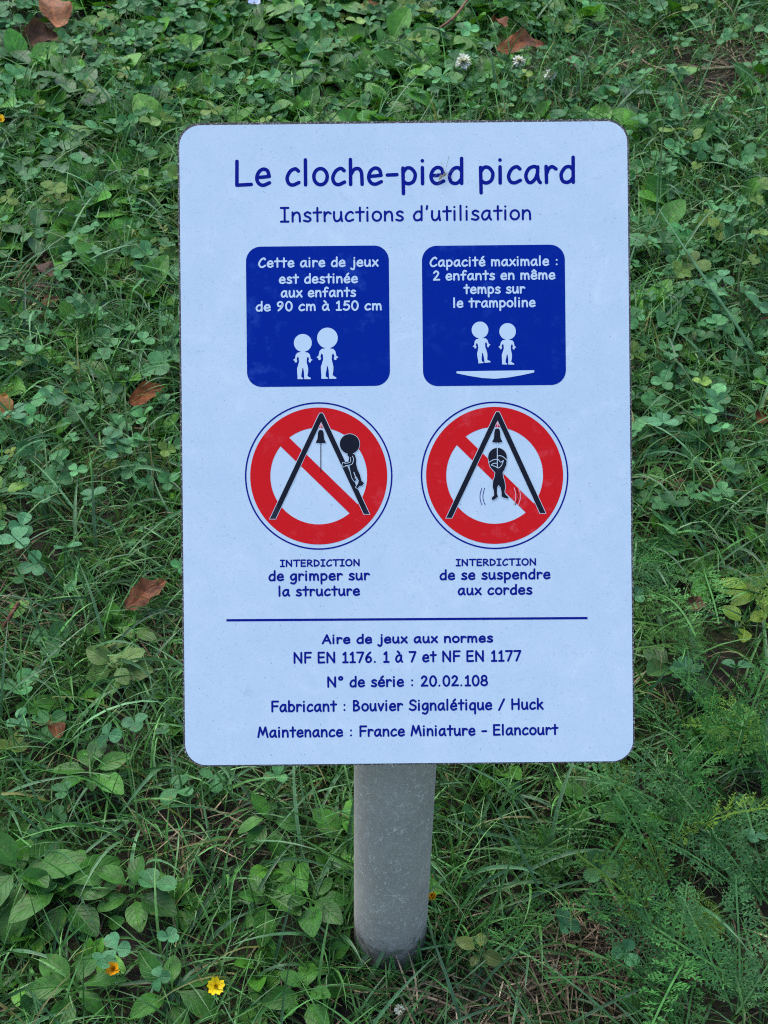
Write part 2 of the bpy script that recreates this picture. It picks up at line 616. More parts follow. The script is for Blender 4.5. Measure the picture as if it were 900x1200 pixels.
BOWL_A = [(.80, .88), (.58, 1.0), (.24, .86), (.05, .45), (.17, .07), (.40, .02), (.66, .28), (.80, .68)]
STEM_A = [(.80, .97), (.78, .5), (.83, .18), (.95, .0)]
E_BAR = [(.08, .49), (.45, .51), (.83, .55)]
E_ARC = [(.83, .55), (.72, .9), (.45, 1.0), (.18, .82), (.05, .45), (.17, .12), (.45, .0), (.84, .15)]
SIX = [(.74, 1.46), (.40, 1.12), (.12, .6), (.2, .13), (.5, .0), (.82, .25), (.75, .65), (.45, .76), (.20, .52)]
G = {
    'a': (1.08, [BOWL_A, STEM_A]), 'à': (1.08, [BOWL_A, STEM_A, [(.28, 1.58), (.55, 1.28)]]),
    'b': (1.02, [[(.08, 1.55), (.08, .0)], [(.08, .72), (.32, .97), (.62, .93), (.84, .6), (.78, .24), (.52, .02), (.25, .03), (.08, .14)]]),
    'c': (.92, [[(.76, .86), (.56, 1.0), (.25, .85), (.05, .45), (.15, .1), (.42, .0), (.78, .15)]]),
    'd': (1.02, [[(.82, 1.55), (.81, .0)], [(.80, .78), (.6, .97), (.3, .9), (.06, .5), (.15, .1), (.42, .0), (.65, .1), (.80, .3)]]),
    'e': (1.0, [E_BAR, E_ARC]), 'é': (1.0, [E_BAR, E_ARC, [(.40, 1.28), (.68, 1.56)]]),
    'ê': (1.0, [E_BAR, E_ARC, [(.16, 1.25), (.44, 1.55)], [(.44, 1.55), (.74, 1.25)]]),
    'f': (.86, [[(.80, 1.42), (.56, 1.55), (.36, 1.35), (.33, 1.0), (.33, .0)], [(.02, .84), (.70, .87)]]),
    'g': (1.0, [[(.76, .9), (.52, 1.0), (.2, .85), (.05, .5), (.2, .12), (.45, .1), (.7, .4), (.78, .75)],
                [(.79, .97), (.81, .3), (.75, -.25), (.48, -.55), (.08, -.44)]]),
    'h': (1.0, [[(.08, 1.55), (.08, .0)], [(.08, .58), (.3, .92), (.58, .97), (.76, .72), (.80, .0)]]),
    'i': (.44, [[(.12, 1.0), (.12, .0)], [(.12, 1.42), (.121, 1.43)]]),
    'j': (.66, [[(.40, 1.0), (.42, .2), (.35, -.4), (.13, -.55), (-.08, -.38)], [(.42, 1.42), (.421, 1.43)]]),
    'k': (.96, [[(.1, 1.55), (.1, .0)], [(.74, .98), (.12, .40)], [(.32, .57), (.82, .0)]]),
    'l': (.44, [[(.12, 1.55), (.12, .0)]]),
    'm': (1.45, [[(.08, 1.0), (.08, .0)], [(.08, .58), (.26, .92), (.48, .95), (.62, .72), (.64, .0)],
                 [(.64, .58), (.82, .92), (1.04, .95), (1.18, .72), (1.24, .0)]]),
    'n': (1.0, [[(.08, 1.0), (.08, .0)], [(.08, .58), (.3, .92), (.58, .97), (.76, .72), (.80, .0)]]),
    'o': (1.02, [('closed', ell(.46, .5, .42, .5))]),
    'p': (1.02, [[(.08, .98), (.10, -.6)], [(.08, .7), (.3, .97), (.6, .95), (.84, .62), (.76, .2), (.5, .02), (.25, .05), (.09, .2)]]),
    'q': (1.02, [[(.80, .95), (.82, -.6)], [(.80, .78), (.6, .97), (.3, .92), (.06, .5), (.15, .1), (.42, .02), (.65, .12), (.80, .32)]]),
    'r': (.80, [[(.08, 1.0), (.10, .0)], [(.09, .52), (.25, .86), (.46, .98), (.70, .84)]]),
    's': (.84, [[(.68, .88), (.4, 1.0), (.13, .83), (.22, .6), (.55, .43), (.70, .2), (.45, .0), (.04, .09)]]),
    't': (.84, [[(.38, 1.46), (.38, .0)], [(.0, .95), (.76, .98)]]),
    'u': (1.02, [[(.08, 1.0), (.07, .4), (.2, .05), (.45, .02), (.68, .25), (.77, .62)], [(.77, 1.0), (.79, .4), (.86, .0)]]),
    'v': (.92, [[(.05, 1.0), (.40, .0)], [(.40, .0), (.78, 1.0)]]),
    'x': (.96, [[(.04, .0), (.80, 1.0)], [(.08, 1.0), (.82, .0)]]),
    'L': (1.12, [[(.10, 1.5), (.08, .02)], [(.08, .02), (.98, .06)]]),
    'I': (.96, [[(.04, 1.5), (.78, 1.5)], [(.41, 1.5), (.41, .0)], [(.04, .0), (.78, .0)]]),
    'C': (1.16, [[(1.0, 1.30), (.8, 1.5), (.4, 1.25), (.07, .6), (.25, .08), (.6, .0), (1.0, .25)]]),
    'N': (1.40, [[(.10, .0), (.10, 1.5)], [(.10, 1.48), (1.10, .02)], [(1.10, 1.5), (1.10, .0)]]),
    'T': (1.30, [[(.0, 1.48), (1.2, 1.5)], [(.6, 1.48), (.58, .0)]]),
    'E': (1.12, [[(.10, 1.5), (.10, .0)], [(.10, 1.5), (.90, 1.5)], [(.10, .78), (.84, .80)], [(.10, .0), (.94, .02)]]),
    'R': (1.20, [[(.10, 1.45), (.10, .0)], [(.04, 1.40), (.4, 1.5), (.84, 1.3), (.85, 1.0), (.5, .75), (.12, .64)], [(.38, .70), (1.02, .0)]]),
    'D': (1.26, [[(.10, 1.48), (.10, .0)], [(.08, 1.49), (.5, 1.40), (.95, 1.05), (1.02, .55), (.7, .15), (.10, .01)]]),
    'O': (1.44, [('closed', ell(.65, .75, .60, .76))]),
    'A': (1.26, [[(.02, .0), (.62, 1.5)], [(.62, 1.5), (1.12, .0)], [(.26, .5), (.96, .52)]]),
    'F': (1.06, [[(.10, 1.5), (.10, .0)], [(.10, 1.5), (.95, 1.5)], [(.10, .78), (.86, .80)]]),
    'B': (1.12, [[(.10, 1.48), (.10, .02)], [(.10, 1.49), (.55, 1.43), (.72, 1.15), (.5, .88), (.12, .80)],
                 [(.12, .81), (.6, .75), (.90, .42), (.6, .08), (.10, .01)]]),
    'S': (1.16, [[(.98, 1.28), (.65, 1.5), (.25, 1.35), (.2, 1.0), (.55, .8), (.95, .55), (.9, .18), (.5, .0), (.08, .18)]]),
    'H': (1.32, [[(.10, 1.5), (.10, .0)], [(1.05, 1.5), (1.05, .0)], [(.10, .76), (1.05, .80)]]),
    'M': (1.58, [[(.04, .0), (.30, 1.5)], [(.30, 1.5), (.70, .35)], [(.70, .35), (1.10, 1.5)], [(1.10, 1.5), (1.42, .0)]]),
    '0': (1.08, [('closed', ell(.5, .74, .43, .76))]),
    '1': (.90, [[(.14, 1.18), (.44, 1.48)], [(.44, 1.48), (.44, .0)], [(.10, .0), (.76, .0)]]),
    '2': (1.08, [[(.12, 1.2), (.42, 1.5), (.78, 1.25), (.66, .8), (.10, .04)], [(.10, .03), (.94, .05)]]),
    '5': (1.06, [[(.86, 1.48), (.26, 1.46)], [(.26, 1.46), (.18, .8)], [(.18, .8), (.5, .95), (.86, .7), (.82, .25), (.45, .0), (.06, .16)]]),
    '6': (1.06, [SIX]), '9': (1.06, [[(.92 - x, 1.48 - y) for x, y in SIX]]),
    '7': (1.06, [[(.04, 1.46), (.92, 1.46)], [(.92, 1.46), (.34, .0)]]),
    '8': (1.06, [('closed', ell(.48, 1.13, .33, .37)), ('closed', ell(.48, .38, .42, .39))]),
    '-': (.80, [[(.06, .56), (.66, .58)]]), '.': (.52, [[(.16, .02), (.161, .03)]]),
    ':': (.62, [[(.24, .12), (.241, .13)], [(.24, .88), (.241, .89)]]),
    '’': (.44, [[(.20, 1.55), (.14, 1.22)]]), '°': (.78, [('closed', ell(.34, 1.30, .24, .22, n=16))]),
    '/': (1.0, [[(.06, -.1), (.80, 1.5)]]), ' ': (.58, []),
}


class Ink:
    """flat printed marks on the plate; every mark sits a hair above the one it crosses"""
    def __init__(self):
        self.V, self.F = [], []

    def poly(self, pts, off):
        b = len(self.V)
        self.V += [on_plate(x, y, off) for x, y in pts]
        self.F.append(list(range(b, b + len(pts))))

    def ring(self, c, r0, r1, off, n=96):
        b = len(self.V)
        for i in range(n):
            a = 2 * math.pi * i / n
            for r in (r0, r1):
                self.V.append(on_plate(c[0] + r * math.cos(a), c[1] + r * math.sin(a), off))
        for i in range(n):
            j = (i + 1) % n
            self.F.append([b + 2 * i, b + 2 * i + 1, b + 2 * j + 1, b + 2 * j])

    def stroke(self, pts, w, off, closed=False, capn=7, flat=False):
        P = [np.array(p, float) for p in pts]
        if closed:
            P = P[:-1]
        Q = [P[0]]
        for p in P[1:]:
            if np.linalg.norm(p - Q[-1]) > 1e-3:
                Q.append(p)
        P = Q
        if len(P) == 1:
            P.append(P[0] + np.array([0.01, 0]))
        n = len(P)
        Ls, Rs = [], []
        for i in range(n):
            if closed:
                a, b = P[i] - P[i - 1], P[(i + 1) % n] - P[i]
            else:
                a = P[i] - P[i - 1] if i else P[1] - P[0]
                b = P[i + 1] - P[i] if i < n - 1 else P[-1] - P[-2]
            a, b = a / np.linalg.norm(a), b / np.linalg.norm(b)
            t = a + b
            t = t / max(np.linalg.norm(t), 1e-6)
            nn = np.array([-t[1], t[0]])
            k = min(1.6, 1 / max(0.3, abs(nn @ np.array([-a[1], a[0]]))))
            Ls.append(P[i] + nn * w / 2 * k)
            Rs.append(P[i] - nn * w / 2 * k)
        b0 = len(self.V)
        for l, r in zip(Ls, Rs):
            self.V += [on_plate(*l, off), on_plate(*r, off)]
        m = n if closed else n - 1
        for i in range(m):
            j = (i + 1) % n
            self.F.append([b0 + 2 * i, b0 + 2 * i + 1, b0 + 2 * j + 1, b0 + 2 * j])
        if not closed and not flat:
            for p, d, (ia, ib) in ((P[0], P[0] - P[1], (b0, b0 + 1)), (P[-1], P[-1] - P[-2], (b0 + 2 * n - 1, b0 + 2 * n - 2))):
                d = d / np.linalg.norm(d)
                q = np.array([-d[1], d[0]])
                start = self.V[ia]
                s = 1.0 if np.linalg.norm(on_plate(*(p + q * w / 2), off) - start) < np.linalg.norm(on_plate(*(p - q * w / 2), off) - start) else -1.0
                idx = [ia]
                for k in range(1, capn):
                    a = math.pi * k / capn
                    idx.append(len(self.V))
                    self.V.append(on_plate(*(p + (q * s * math.cos(a) + d * math.sin(a)) * w / 2), off))
                idx.append(ib)
                self.F.append(idx)

    def text(self, s, x0, x1, base, cap, w, off=0.00012, track=.16):
        """s between photo columns x0..x1, baseline at row base under its middle, cap height incl. stroke, stroke w"""
        pen, strokes, lo, hi = 0.0, [], 9e9, -9e9
        for ch in s:
            adv, st = G[ch]
            for k, q in enumerate(st):
                closed = isinstance(q, tuple)
                pts = q[1] if closed else smooth(q)
                pts = [(x + pen, y) for x, y in pts]
                lo, hi = min(lo, min(p[0] for p in pts)), max(hi, max(p[0] for p in pts))
                strokes.append((closed, pts, k))
            pen += adv + track
        sx = (x1 - x0 - w) / (hi - lo)
        sy = (cap - w) / 1.5
        mid = (x0 + x1) / 2
        org = np.array([mid, base - w / 2])
        for closed, pts, k in strokes:
            q = []
            for x, y in pts:
                lx = (x - lo) * sx - (x1 - x0 - w) / 2
                q.append(org + TX * lx - TY * (y * sy))
            self.stroke(q, w, off + 0.000014 * k, closed)

    def build(self, name, mat, parent, label=None):
        me = mesh_py(name, self.V, self.F)
        # all marks face the viewer
        flip = [p.index for p in me.polygons if p.normal.dot(Vector(NRM)) < 0]
        if flip:
            import bmesh
            bm = bmesh.new()
            bm.from_mesh(me)
            bm.faces.ensure_lookup_table()
            bmesh.ops.reverse_faces(bm, faces=[bm.faces[i] for i in flip])
            bm.to_mesh(me)
            bm.free()
        o = link(name, me, mat, parent)
        if label:
            o['label'] = label
        return o


def text_part(lines, mat, parent, name, label):
    k = Ink()
    for ln in lines:
        k.text(*ln)
    return k.build(name, mat, parent, label)


text_part([('Le cloche-pied picard', 275.5, 674, 217.6, 32.5, 4.2)], M_NAVY, sign, 'title_lettering', 'large navy title Le cloche-pied picard')
text_part([('Instructions d’utilisation', 328, 622.5, 259.6, 18.6, 2.5)], M_NAVY, sign, 'subtitle_lettering', 'navy line Instructions d’utilisation')
text_part([('Aire de jeux aux normes', 377, 578, 754.2, 12.0, 2.35), ('NF EN 1176. 1 à 7 et NF EN 1177', 344, 611, 776.6, 14.0, 2.35),
           ('N° de série : 20.02.108', 383.5, 572, 805.1, 13.6, 2.35), ('Fabricant : Bouvier Signalétique / Huck', 318, 637.2, 833.4, 14.0, 2.35),
           ('Maintenance : France Miniature - Elancourt', 301.5, 654.6, 863.2, 13.7, 2.35)],
          M_NAVY, sign, 'notice_lettering', 'five centred navy lines below the rule')
rule = Ink()
rule.stroke([(265.3, 726.9), (688.5, 724.3)], 2.7, 0.0001, flat=True)
rule.build('divider_line', M_NAVY, sign, 'thin navy rule across the board')


def child_outline(c, r, foot, tilt=0.0, s=None):
    """child figure below a round head centred at c: photo-pixel outline; foot = row of the soles"""
    half = [(11, 54), (16, 58), (34, 61), (45, 74), (50, 98), (62, 107), (52, 112), (50, 122), (40, 122), (36, 112), (40, 102), (34, 86),
            (26, 92), (24, 118), (30, 142), (34, 160), (33, 185), (29, 206), (40, 214), (50, 218), (50, 226), (9, 226), (9, 206), (7, 180), (2, 156)]
    left = [(-2, 156), (-6, 180), (-10, 200), (-9, 214), (2, 220), (2, 226), (-34, 226), (-34, 206), (-36, 185), (-37, 160), (-31, 142), (-24, 118),
            (-26, 92), (-34, 86), (-40, 102), (-36, 112), (-40, 122), (-50, 122), (-52, 112), (-62, 107), (-50, 98), (-45, 74), (-34, 61), (-16, 58), (-11, 54)]
    k = (foot - c[1]) / 226.0
    kx = k * 0.98
    out = []
    for x, y in half + left:
        x, y = x * kx, y * k
        out.append((c[0] + x * math.cos(tilt) + y * math.sin(tilt), c[1] - x * math.sin(tilt) + y * math.cos(tilt)))
    return out


def disc(c, r, n=40):
    return [(c[0] + r * math.cos(2 * math.pi * i / n), c[1] + r * math.sin(2 * math.pi * i / n)) for i in range(n)]


def child_part(parent, c, r, foot, tilt, label):
    k = Ink()
    k.poly(disc(c, r), 0.00022)
    k.poly(child_outline(c, r, foot, tilt), 0.00026)
    return k.build('child_figure', M_WHITE, parent, label)


def blue_panel(c, w, h, label):
    k = Ink()
    k.poly(plate_poly(c, rounded(w, h, 17.5, 10)), 0.00010)
    return k.build('blue_panel', M_PANEL, sign, label)


p1 = blue_panel((372.6, 370.6), 167.5, 164.5, 'blue rounded square about child heights')
text_part([('Cette aire de jeux', 302.6, 443.8, 313.4, 12.3, 2.1, .0002), ('est destinée', 326.8, 419.5, 332.5, 12.3, 2.1, .0002),
           ('aux enfants', 329, 417.4, 348.6, 12.3, 2.1, .0002), ('de 90 cm à 150 cm', 299.6, 447.4, 364.6, 12.3, 2.1, .0002)],
          M_WHITE, p1, 'panel_lettering', 'four white lines on age and height')
child_part(p1, (354.9, 401.9), 10.5, 444.3, 0, 'small white child silhouette')
child_part(p1, (383.7, 396.1), 12.1, 443.9, 0, 'taller white child silhouette')
p2 = blue_panel((578.8, 369.6), 167.5, 164.5, 'blue rounded square about capacity')
text_part([('Capacité maximale :', 503.4, 653.4, 312.4, 12.3, 2.1, .0002), ('2 enfants en même', 507.4, 650.9, 328.5, 12.3, 2.1, .0002),
           ('temps sur', 543, 615.7, 344.5, 12.3, 2.1, .0002), ('le trampoline', 531.2, 627.7, 360.6, 12.3, 2.1, .0002)],
          M_WHITE, p2, 'panel_lettering', 'four white lines on maximum capacity')
child_part(p2, (562.5, 386.7), 9.8, 425.6, 0.10, 'tilted white child silhouette')
child_part(p2, (594.8, 388.4), 9.7, 427.2, -0.02, 'upright white child silhouette')
z2 = lambda x, y: (485 + x / 4.737, 280 + y / 4.737)
tr = Ink()
tr.poly([z2(*p) for p in [(237, 735), (668, 729), (668, 741), (600, 756), (520, 770), (450, 776), (380, 772), (300, 759), (237, 746)]], 0.00022)
tr.build('trampoline_figure', M_WHITE, p2, 'white trampoline silhouette')


def grow(pts, w):
    """outline pushed outwards by w pixels"""
    P = [np.array(p, float) for p in pts]
    n = len(P)
    A = sum(P[i][0] * P[(i + 1) % n][1] - P[(i + 1) % n][0] * P[i][1] for i in range(n))
    sg = 1 if A > 0 else -1
    out = []
    for i in range(n):
        a, b = P[i] - P[i - 1], P[(i + 1) % n] - P[i]
        a, b = a / (np.linalg.norm(a) + 1e-9), b / (np.linalg.norm(b) + 1e-9)
        t = a + b
        t = t / (np.linalg.norm(t) + 1e-9)
        nn = np.array([t[1], -t[0]]) * sg
        out.append(tuple(P[i] + nn * w * min(1.8, 1 / max(.45, abs(nn @ np.array([a[1], -a[0]]))))))
    return out


def prohibition(c, bar, apex, lf, rf, label):
    sy = Ink()
    sy.ring(c, 84.7, 86.5, 0.00010)
    root = sy.build('prohibition_symbol', M_NAVY, sign, label)
    k = Ink()
    k.ring(c, 56.7, 80.3, 0.00010)
    (a, b) = bar
    k.stroke([a, b], 14.3, 0.00014, flat=True)
    k.build('red_circle', M_RED, root, 'red ring with diagonal bar')
    ap, lf, rf = map(np.array, (apex, lf, rf))
    # A shaped frame as one outline
    w = 3.0
    dl, dr = (lf - ap) / np.linalg.norm(lf - ap), (rf - ap) / np.linalg.norm(rf - ap)
    nl, nr = np.array([dl[1], -dl[0]]), np.array([-dr[1], dr[0]])
    if nl[0] > 0: nl = -nl
    if nr[0] < 0: nr = -nr
    hl, hr = np.array([w / abs(nl[0]), 0]), np.array([w / abs(nr[0]), 0])
    inner = ap + np.array([0, w / math.sin(math.atan2(abs(dl[0]), dl[1]))])
    fr = [lf - hl, ap + nl * w * 1.0 + dl * 1.5, ap + np.array([-1.6, -3.0]), ap + np.array([1.6, -3.0]), ap + nr * w + dr * 1.5, rf + hr, rf - hr, inner, lf + hl]
    fr = [tuple(p) for p in fr]
    k = Ink()
    k.poly(grow(fr, 0.6), 0.00020)
    k.build('frame_outline', M_WHITE, root)
    k = Ink()
    k.poly(fr, 0.00024)
    k.build('climbing_frame', M_BLACK, root, 'black A shaped frame')
    return root


def bell(root, x, ytop, ybot, rope_end, rope_mat):
    h = ybot - ytop
    prof = [(-1.0, 0.2), (-1.6, 0.0), (1.6, 0.0), (1.0, .2)]
    half = [(1.5, 0), (2.6, .06), (3.4, .22), (3.7, .5), (4.2, .72), (5.6, .86), (6.0, .95), (1.4, 1.0)]
    pts = [(x + a, ytop + b * h) for a, b in half] + [(x - a, ytop + b * h) for a, b in reversed(half)]
    k = Ink()
    k.poly(grow(pts, .5), 0.00026)
    k.build('bell_outline', M_WHITE, root)
    k = Ink()
    k.poly(pts, 0.00029)
    k.build('bell_figure', M_BLACK, root)
    k = Ink()
    k.stroke([(x, ytop - 8.0), (x, ytop - 0.6)], 0.9, 0.00027)
    k.stroke([(x - 2.2, ytop - 3.4), (x, ytop - 7.6)], 0.8, 0.00030)
    k.stroke([(x, ytop - 7.4), (x + 2.3, ytop - 3.4)], 0.8, 0.00033)
    k.build('bell_loop', M_PINK, root)
    k = Ink()
    k.stroke([(x, ybot), (x, rope_end)], 0.9, 0.00042)
    k.build('bell_rope', rope_mat, root)


z3 = lambda x, y: (280 + x / 4.6154, 460 + y / 4.6154)
q3 = lambda L: [z3(*p) for p in L]
s1 = prohibition((373.5, 557.8), (z3(215, 235), z3(650, 657)), z3(445, 126), z3(183, 683), z3(691, 657), 'red prohibition symbol with a climbing child')
bell(s1, z3(443, 0)[0], z3(0, 203)[1], z3(0, 275)[1], z3(0, 428)[1], M_BLACK)
k = Ink()
k.poly(disc(z3(599, 278), 12.1), 0.00030)
body1 = q3([(588, 328), (612, 326), (628, 338), (634, 360), (634, 385), (641, 415), (655, 445), (663, 478), (677, 489), (668, 503), (652, 506), (641, 519), (632, 512),
            (644, 492), (648, 478), (636, 455), (628, 462), (636, 474), (624, 480), (612, 462), (606, 440), (598, 405), (596, 390), (566, 402), (558, 394), (562, 380), (592, 374), (596, 350), (586, 338)])
k.poly(grow(body1, .6), 0.00032)
k.build('child_outline', M_WHITE, s1)
k = Ink()
k.poly(disc(z3(599, 278), 11.6), 0.00036)
k.poly(body1, 0.00038)
k.build('child_figure', M_BLACK, s1, 'black climbing child silhouette')
k = Ink()
k.stroke(smooth(q3([(614, 344), (620, 362), (610, 388), (575, 396)])), 0.7, 0.00046)
k.stroke(smooth(q3([(604, 350), (602, 376), (572, 384)])), 0.6, 0.00048)
k.stroke(smooth(q3([(622, 432), (630, 455), (628, 462)])), 0.9, 0.00050)
k.build('arm_line', M_WHITE, s1)
text_part([('INTERDICTION', 328, 421.6, 664.2, 8.9, 1.8), ('de grimper sur', 314.5, 433.8, 680.8, 12.9, 2.3), ('la structure', 326.4, 422, 698.9, 12.9, 2.3)],
          M_NAVY, sign, 'caption_lettering', 'navy caption forbidding climbing')

z4 = lambda x, y: (485 + x / 4.6154, 460 + y / 4.6154)
q4 = lambda L: [z4(*p) for p in L]
s2 = prohibition((579.6, 557.1), (z4(222, 228), z4(655, 652)), z4(453, 119), z4(190, 678), z4(697, 652), 'red prohibition symbol with a hanging child')
bell(s2, z4(451, 0)[0], z4(0, 195)[1], z4(0, 272)[1], z4(0, 405)[1], M_WHITE)
body2 = q4([(404, 372), (412, 400), (428, 420), (440, 432), (437, 455), (428, 480), (426, 510), (433, 535), (434, 556), (420, 570), (424, 582), (438, 578), (455, 562), (449, 545),
            (450, 515), (457, 500), (468, 512), (474, 540), (474, 562), (490, 570), (510, 574), (512, 566), (496, 552), (490, 538), (494, 510), (490, 480), (482, 455),
            (480, 432), (490, 415), (500, 390), (502, 366), (490, 352), (470, 350), (446, 356), (420, 360)])
k = Ink()
k.poly(disc(z4(452, 350), 11.5), 0.00030)
k.poly(grow(body2, .6), 0.00032)
k.build('child_outline', M_WHITE, s2)
k = Ink()
k.poly(disc(z4(452, 350), 11.0), 0.00036)
k.poly(body2, 0.00038)
k.build('child_figure', M_BLACK, s2, 'black child silhouette hanging from the rope')
k = Ink()
for i, L in enumerate(([(408, 376), (430, 364), (455, 362), (468, 376), (484, 368)], [(418, 392), (440, 400), (456, 408), (472, 396), (484, 370)],
                       [(452, 344), (470, 342), (488, 352), (502, 366)], [(418, 392), (430, 384), (450, 382)])):
    k.stroke(smooth(q4(L)), 0.75, 0.00046 + .00002 * i)
k.build('arm_line', M_WHITE, s2)
k = Ink()
for i, L in enumerate(([(368, 517), (359, 545), (358, 575), (367, 607)], [(383, 517), (375, 545), (374, 575), (385, 607)])):
    k.stroke(smooth(q4(L)), 0.75, 0.0002)
k.build('motion_line', M_NAVY, s2)
k = Ink()
for i, L in enumerate(([(542, 515), (550, 545), (550, 575), (542, 607)], [(566, 515), (575, 545), (575, 575), (566, 605)])):
    k.stroke(smooth(q4(L)), 0.75, 0.00024)
k.build('motion_line', M_PINK, s2)
k = Ink()
k.stroke(smooth(q4([(553, 515), (562, 545), (562, 575), (548, 607)])), 0.7, 0.00026)
k.build('motion_line', M_BLACK, s2)
text_part([('INTERDICTION', 534, 628.2, 663.3, 8.9, 1.8), ('de se suspendre', 515, 645.2, 679.6, 12.9, 2.3), ('aux cordes', 536.3, 624, 697.5, 12.9, 2.3)],
          M_NAVY, sign, 'caption_lettering', 'navy caption forbidding hanging on ropes')

# a fly resting on the title
def tube(pts, rad, n=6, taper=None):
    P = [np.array(p, float) for p in pts]
    V, Q = [], []
    for i, p in enumerate(P):
        t = P[min(i + 1, len(P) - 1)] - P[max(i - 1, 0)]
        t = t / (np.linalg.norm(t) + 1e-9)
        a = np.cross(t, [0.31, 0.2, 0.93])
        if np.linalg.norm(a) < .1: a = np.cross(t, [1, 0, 0])
        a /= np.linalg.norm(a)
        b = np.cross(t, a)
        r = rad if taper is None else rad * taper[i]
        V += [p + r * (a * math.cos(2 * math.pi * j / n) + b * math.sin(2 * math.pi * j / n)) for j in range(n)]
    for i in range(len(P) - 1):
        for j in range(n):
            k = (j + 1) % n
            Q.append((i * n + j, i * n + k, (i + 1) * n + k, (i + 1) * n + j))
    return np.array(V), np.array(Q)


M_INSECT = paint_material('insect body', (0.20, 0.18, 0.13), 0.5)
M_WING = paint_material('insect wing', (0.22, 0.21, 0.17), 0.3)
fly_o = on_plate(519, 207, 0.0) + BASE
fly = empty('crane_fly', fly_o, 'tiny brown long-legged fly resting on the sign title', 'insect')
fp = lambda x, y, o: on_plate(x, y, o) + BASE - fly_o
g = Geo()
V, Q = tube([fp(514, 210.5, .0012), fp(516, 209, .0016), fp(518.5, 207.2, .0018), fp(520.5, 205.6, .0022), fp(522.5, 204.2, .002), fp(524, 203.2, .0017)], 0.0006, 8,
            [.25, .75, .9, 1.25, .9, .4])
g.add(V, Q, (.13, .11, .07))
g.build('body', M_INSECT, fly)
g = Geo()
for pts in ([(521, 204.5, .002), (523, 196, .004), (526, 183, .0004)], [(520, 205, .002), (519, 196, .004), (516.5, 190, .0004)], [(519.5, 206.5, .002), (526, 207, .003), (530, 211, .0004)],
            [(519, 206.5, .002), (513, 204, .003), (508, 208, .0004)], [(521.5, 205.5, .002), (526, 203, .003), (531, 199, .0004)], [(518.5, 207, .002), (517, 213, .003), (513, 217, .0004)]):
    V, Q = tube([fp(*p) for p in pts], 0.00011, 4)
    g.add(V, Q, (.1, .09, .06))
g.build('legs', M_INSECT, fly)
for sgn in (-1, 1):
    g = Geo()
    c0 = np.array([520.5, 206.0]); dr = np.array([-6.5, 4.0 + 2.2 * sgn])
    nn = np.array([-dr[1], dr[0]]) / np.linalg.norm(dr)
    L = [fp(*(c0 + dr * t + nn * s * w), .0026) for t, w in ((0, .2), (.35, .6), (.7, .8), (1, .3)) for s in (-1, 1)]
    g.add(L, [(0, 1, 3, 2), (2, 3, 5, 4), (4, 5, 7, 6)], (.2, .2, .16))
    g.build('wing', M_WING, fly)

# ------------------------------------------------------------------ plant templates
def leaf_tmpl(wfun, nv=7, nu=4, fold=0.25, arch=0.25, wave=0.0, tipnotch=0.0, cup=0.0):
    """leaf along +y from 0 to 1, x across; returns verts, quads, uv"""
    V, T, Q = [], [], []
    for i in range(nv + 1):
        v = i / nv
        w = wfun(v)
        for j in range(nu + 1):
            u = j / nu
            x = (u - .5) * 2 * w
            y = v - (tipnotch * (1 - abs(2 * u - 1)) * v ** 4)
            z = fold * abs(x) - arch * v * v + cup * (x * x) * 2 + wave * math.sin(v * 13 + 2 * (u > .5)) * abs(2 * u - 1) ** 2
            V.append((x, y, z))
            T.append((u, v))
    for i in range(nv):
        for j in range(nu):
            a = i * (nu + 1) + j
            Q.append((a, a + 1, a + nu + 2, a + nu + 1))
    return np.array(V), np.array(Q), np.array(T)


prof_clover = lambda v: max(.03, .46 * math.sqrt(max(0, 1 - ((v - .60) / (.62 if v < .60 else .41)) ** 2)) * min(1, .35 + 1.6 * v))
prof_oval = lambda v: max(.012, .34 * math.sin(math.pi * min(.98, v ** .95)) ** .62)
prof_round = lambda v: max(.015, .40 * math.sin(math.pi * min(.975, v ** .95)) ** .62)


def petioled(wfun, petiole, **kw):
    """oval blade on a narrow stalk"""
    V, Q, T = leaf_tmpl(lambda v: (.022 if v < petiole else max(.022, wfun((v - petiole) / (1 - petiole)) * (1 - petiole))), **kw)
    return V, Q, T


CLOVER_T = [leaf_tmpl(prof_clover, 8, 6, f, a, 0.0, .05, c) for f, a, c in ((.20, .05, .1), (.10, .18, .0), (.32, .0, .0), (.0, .10, .3))]
OVAL_T = [petioled(prof_oval, .25, nv=10, nu=4, fold=f, arch=a, wave=w) for f, a, w in ((.3, .3, .012), (.15, .5, .02), (.45, .15, .01))]
ROUND_T = [petioled(prof_round, .25, nv=9, nu=4, fold=f, arch=a, wave=w) for f, a, w in ((.25, .25, .01), (.1, .4, .015), (.4, .1, .01))]


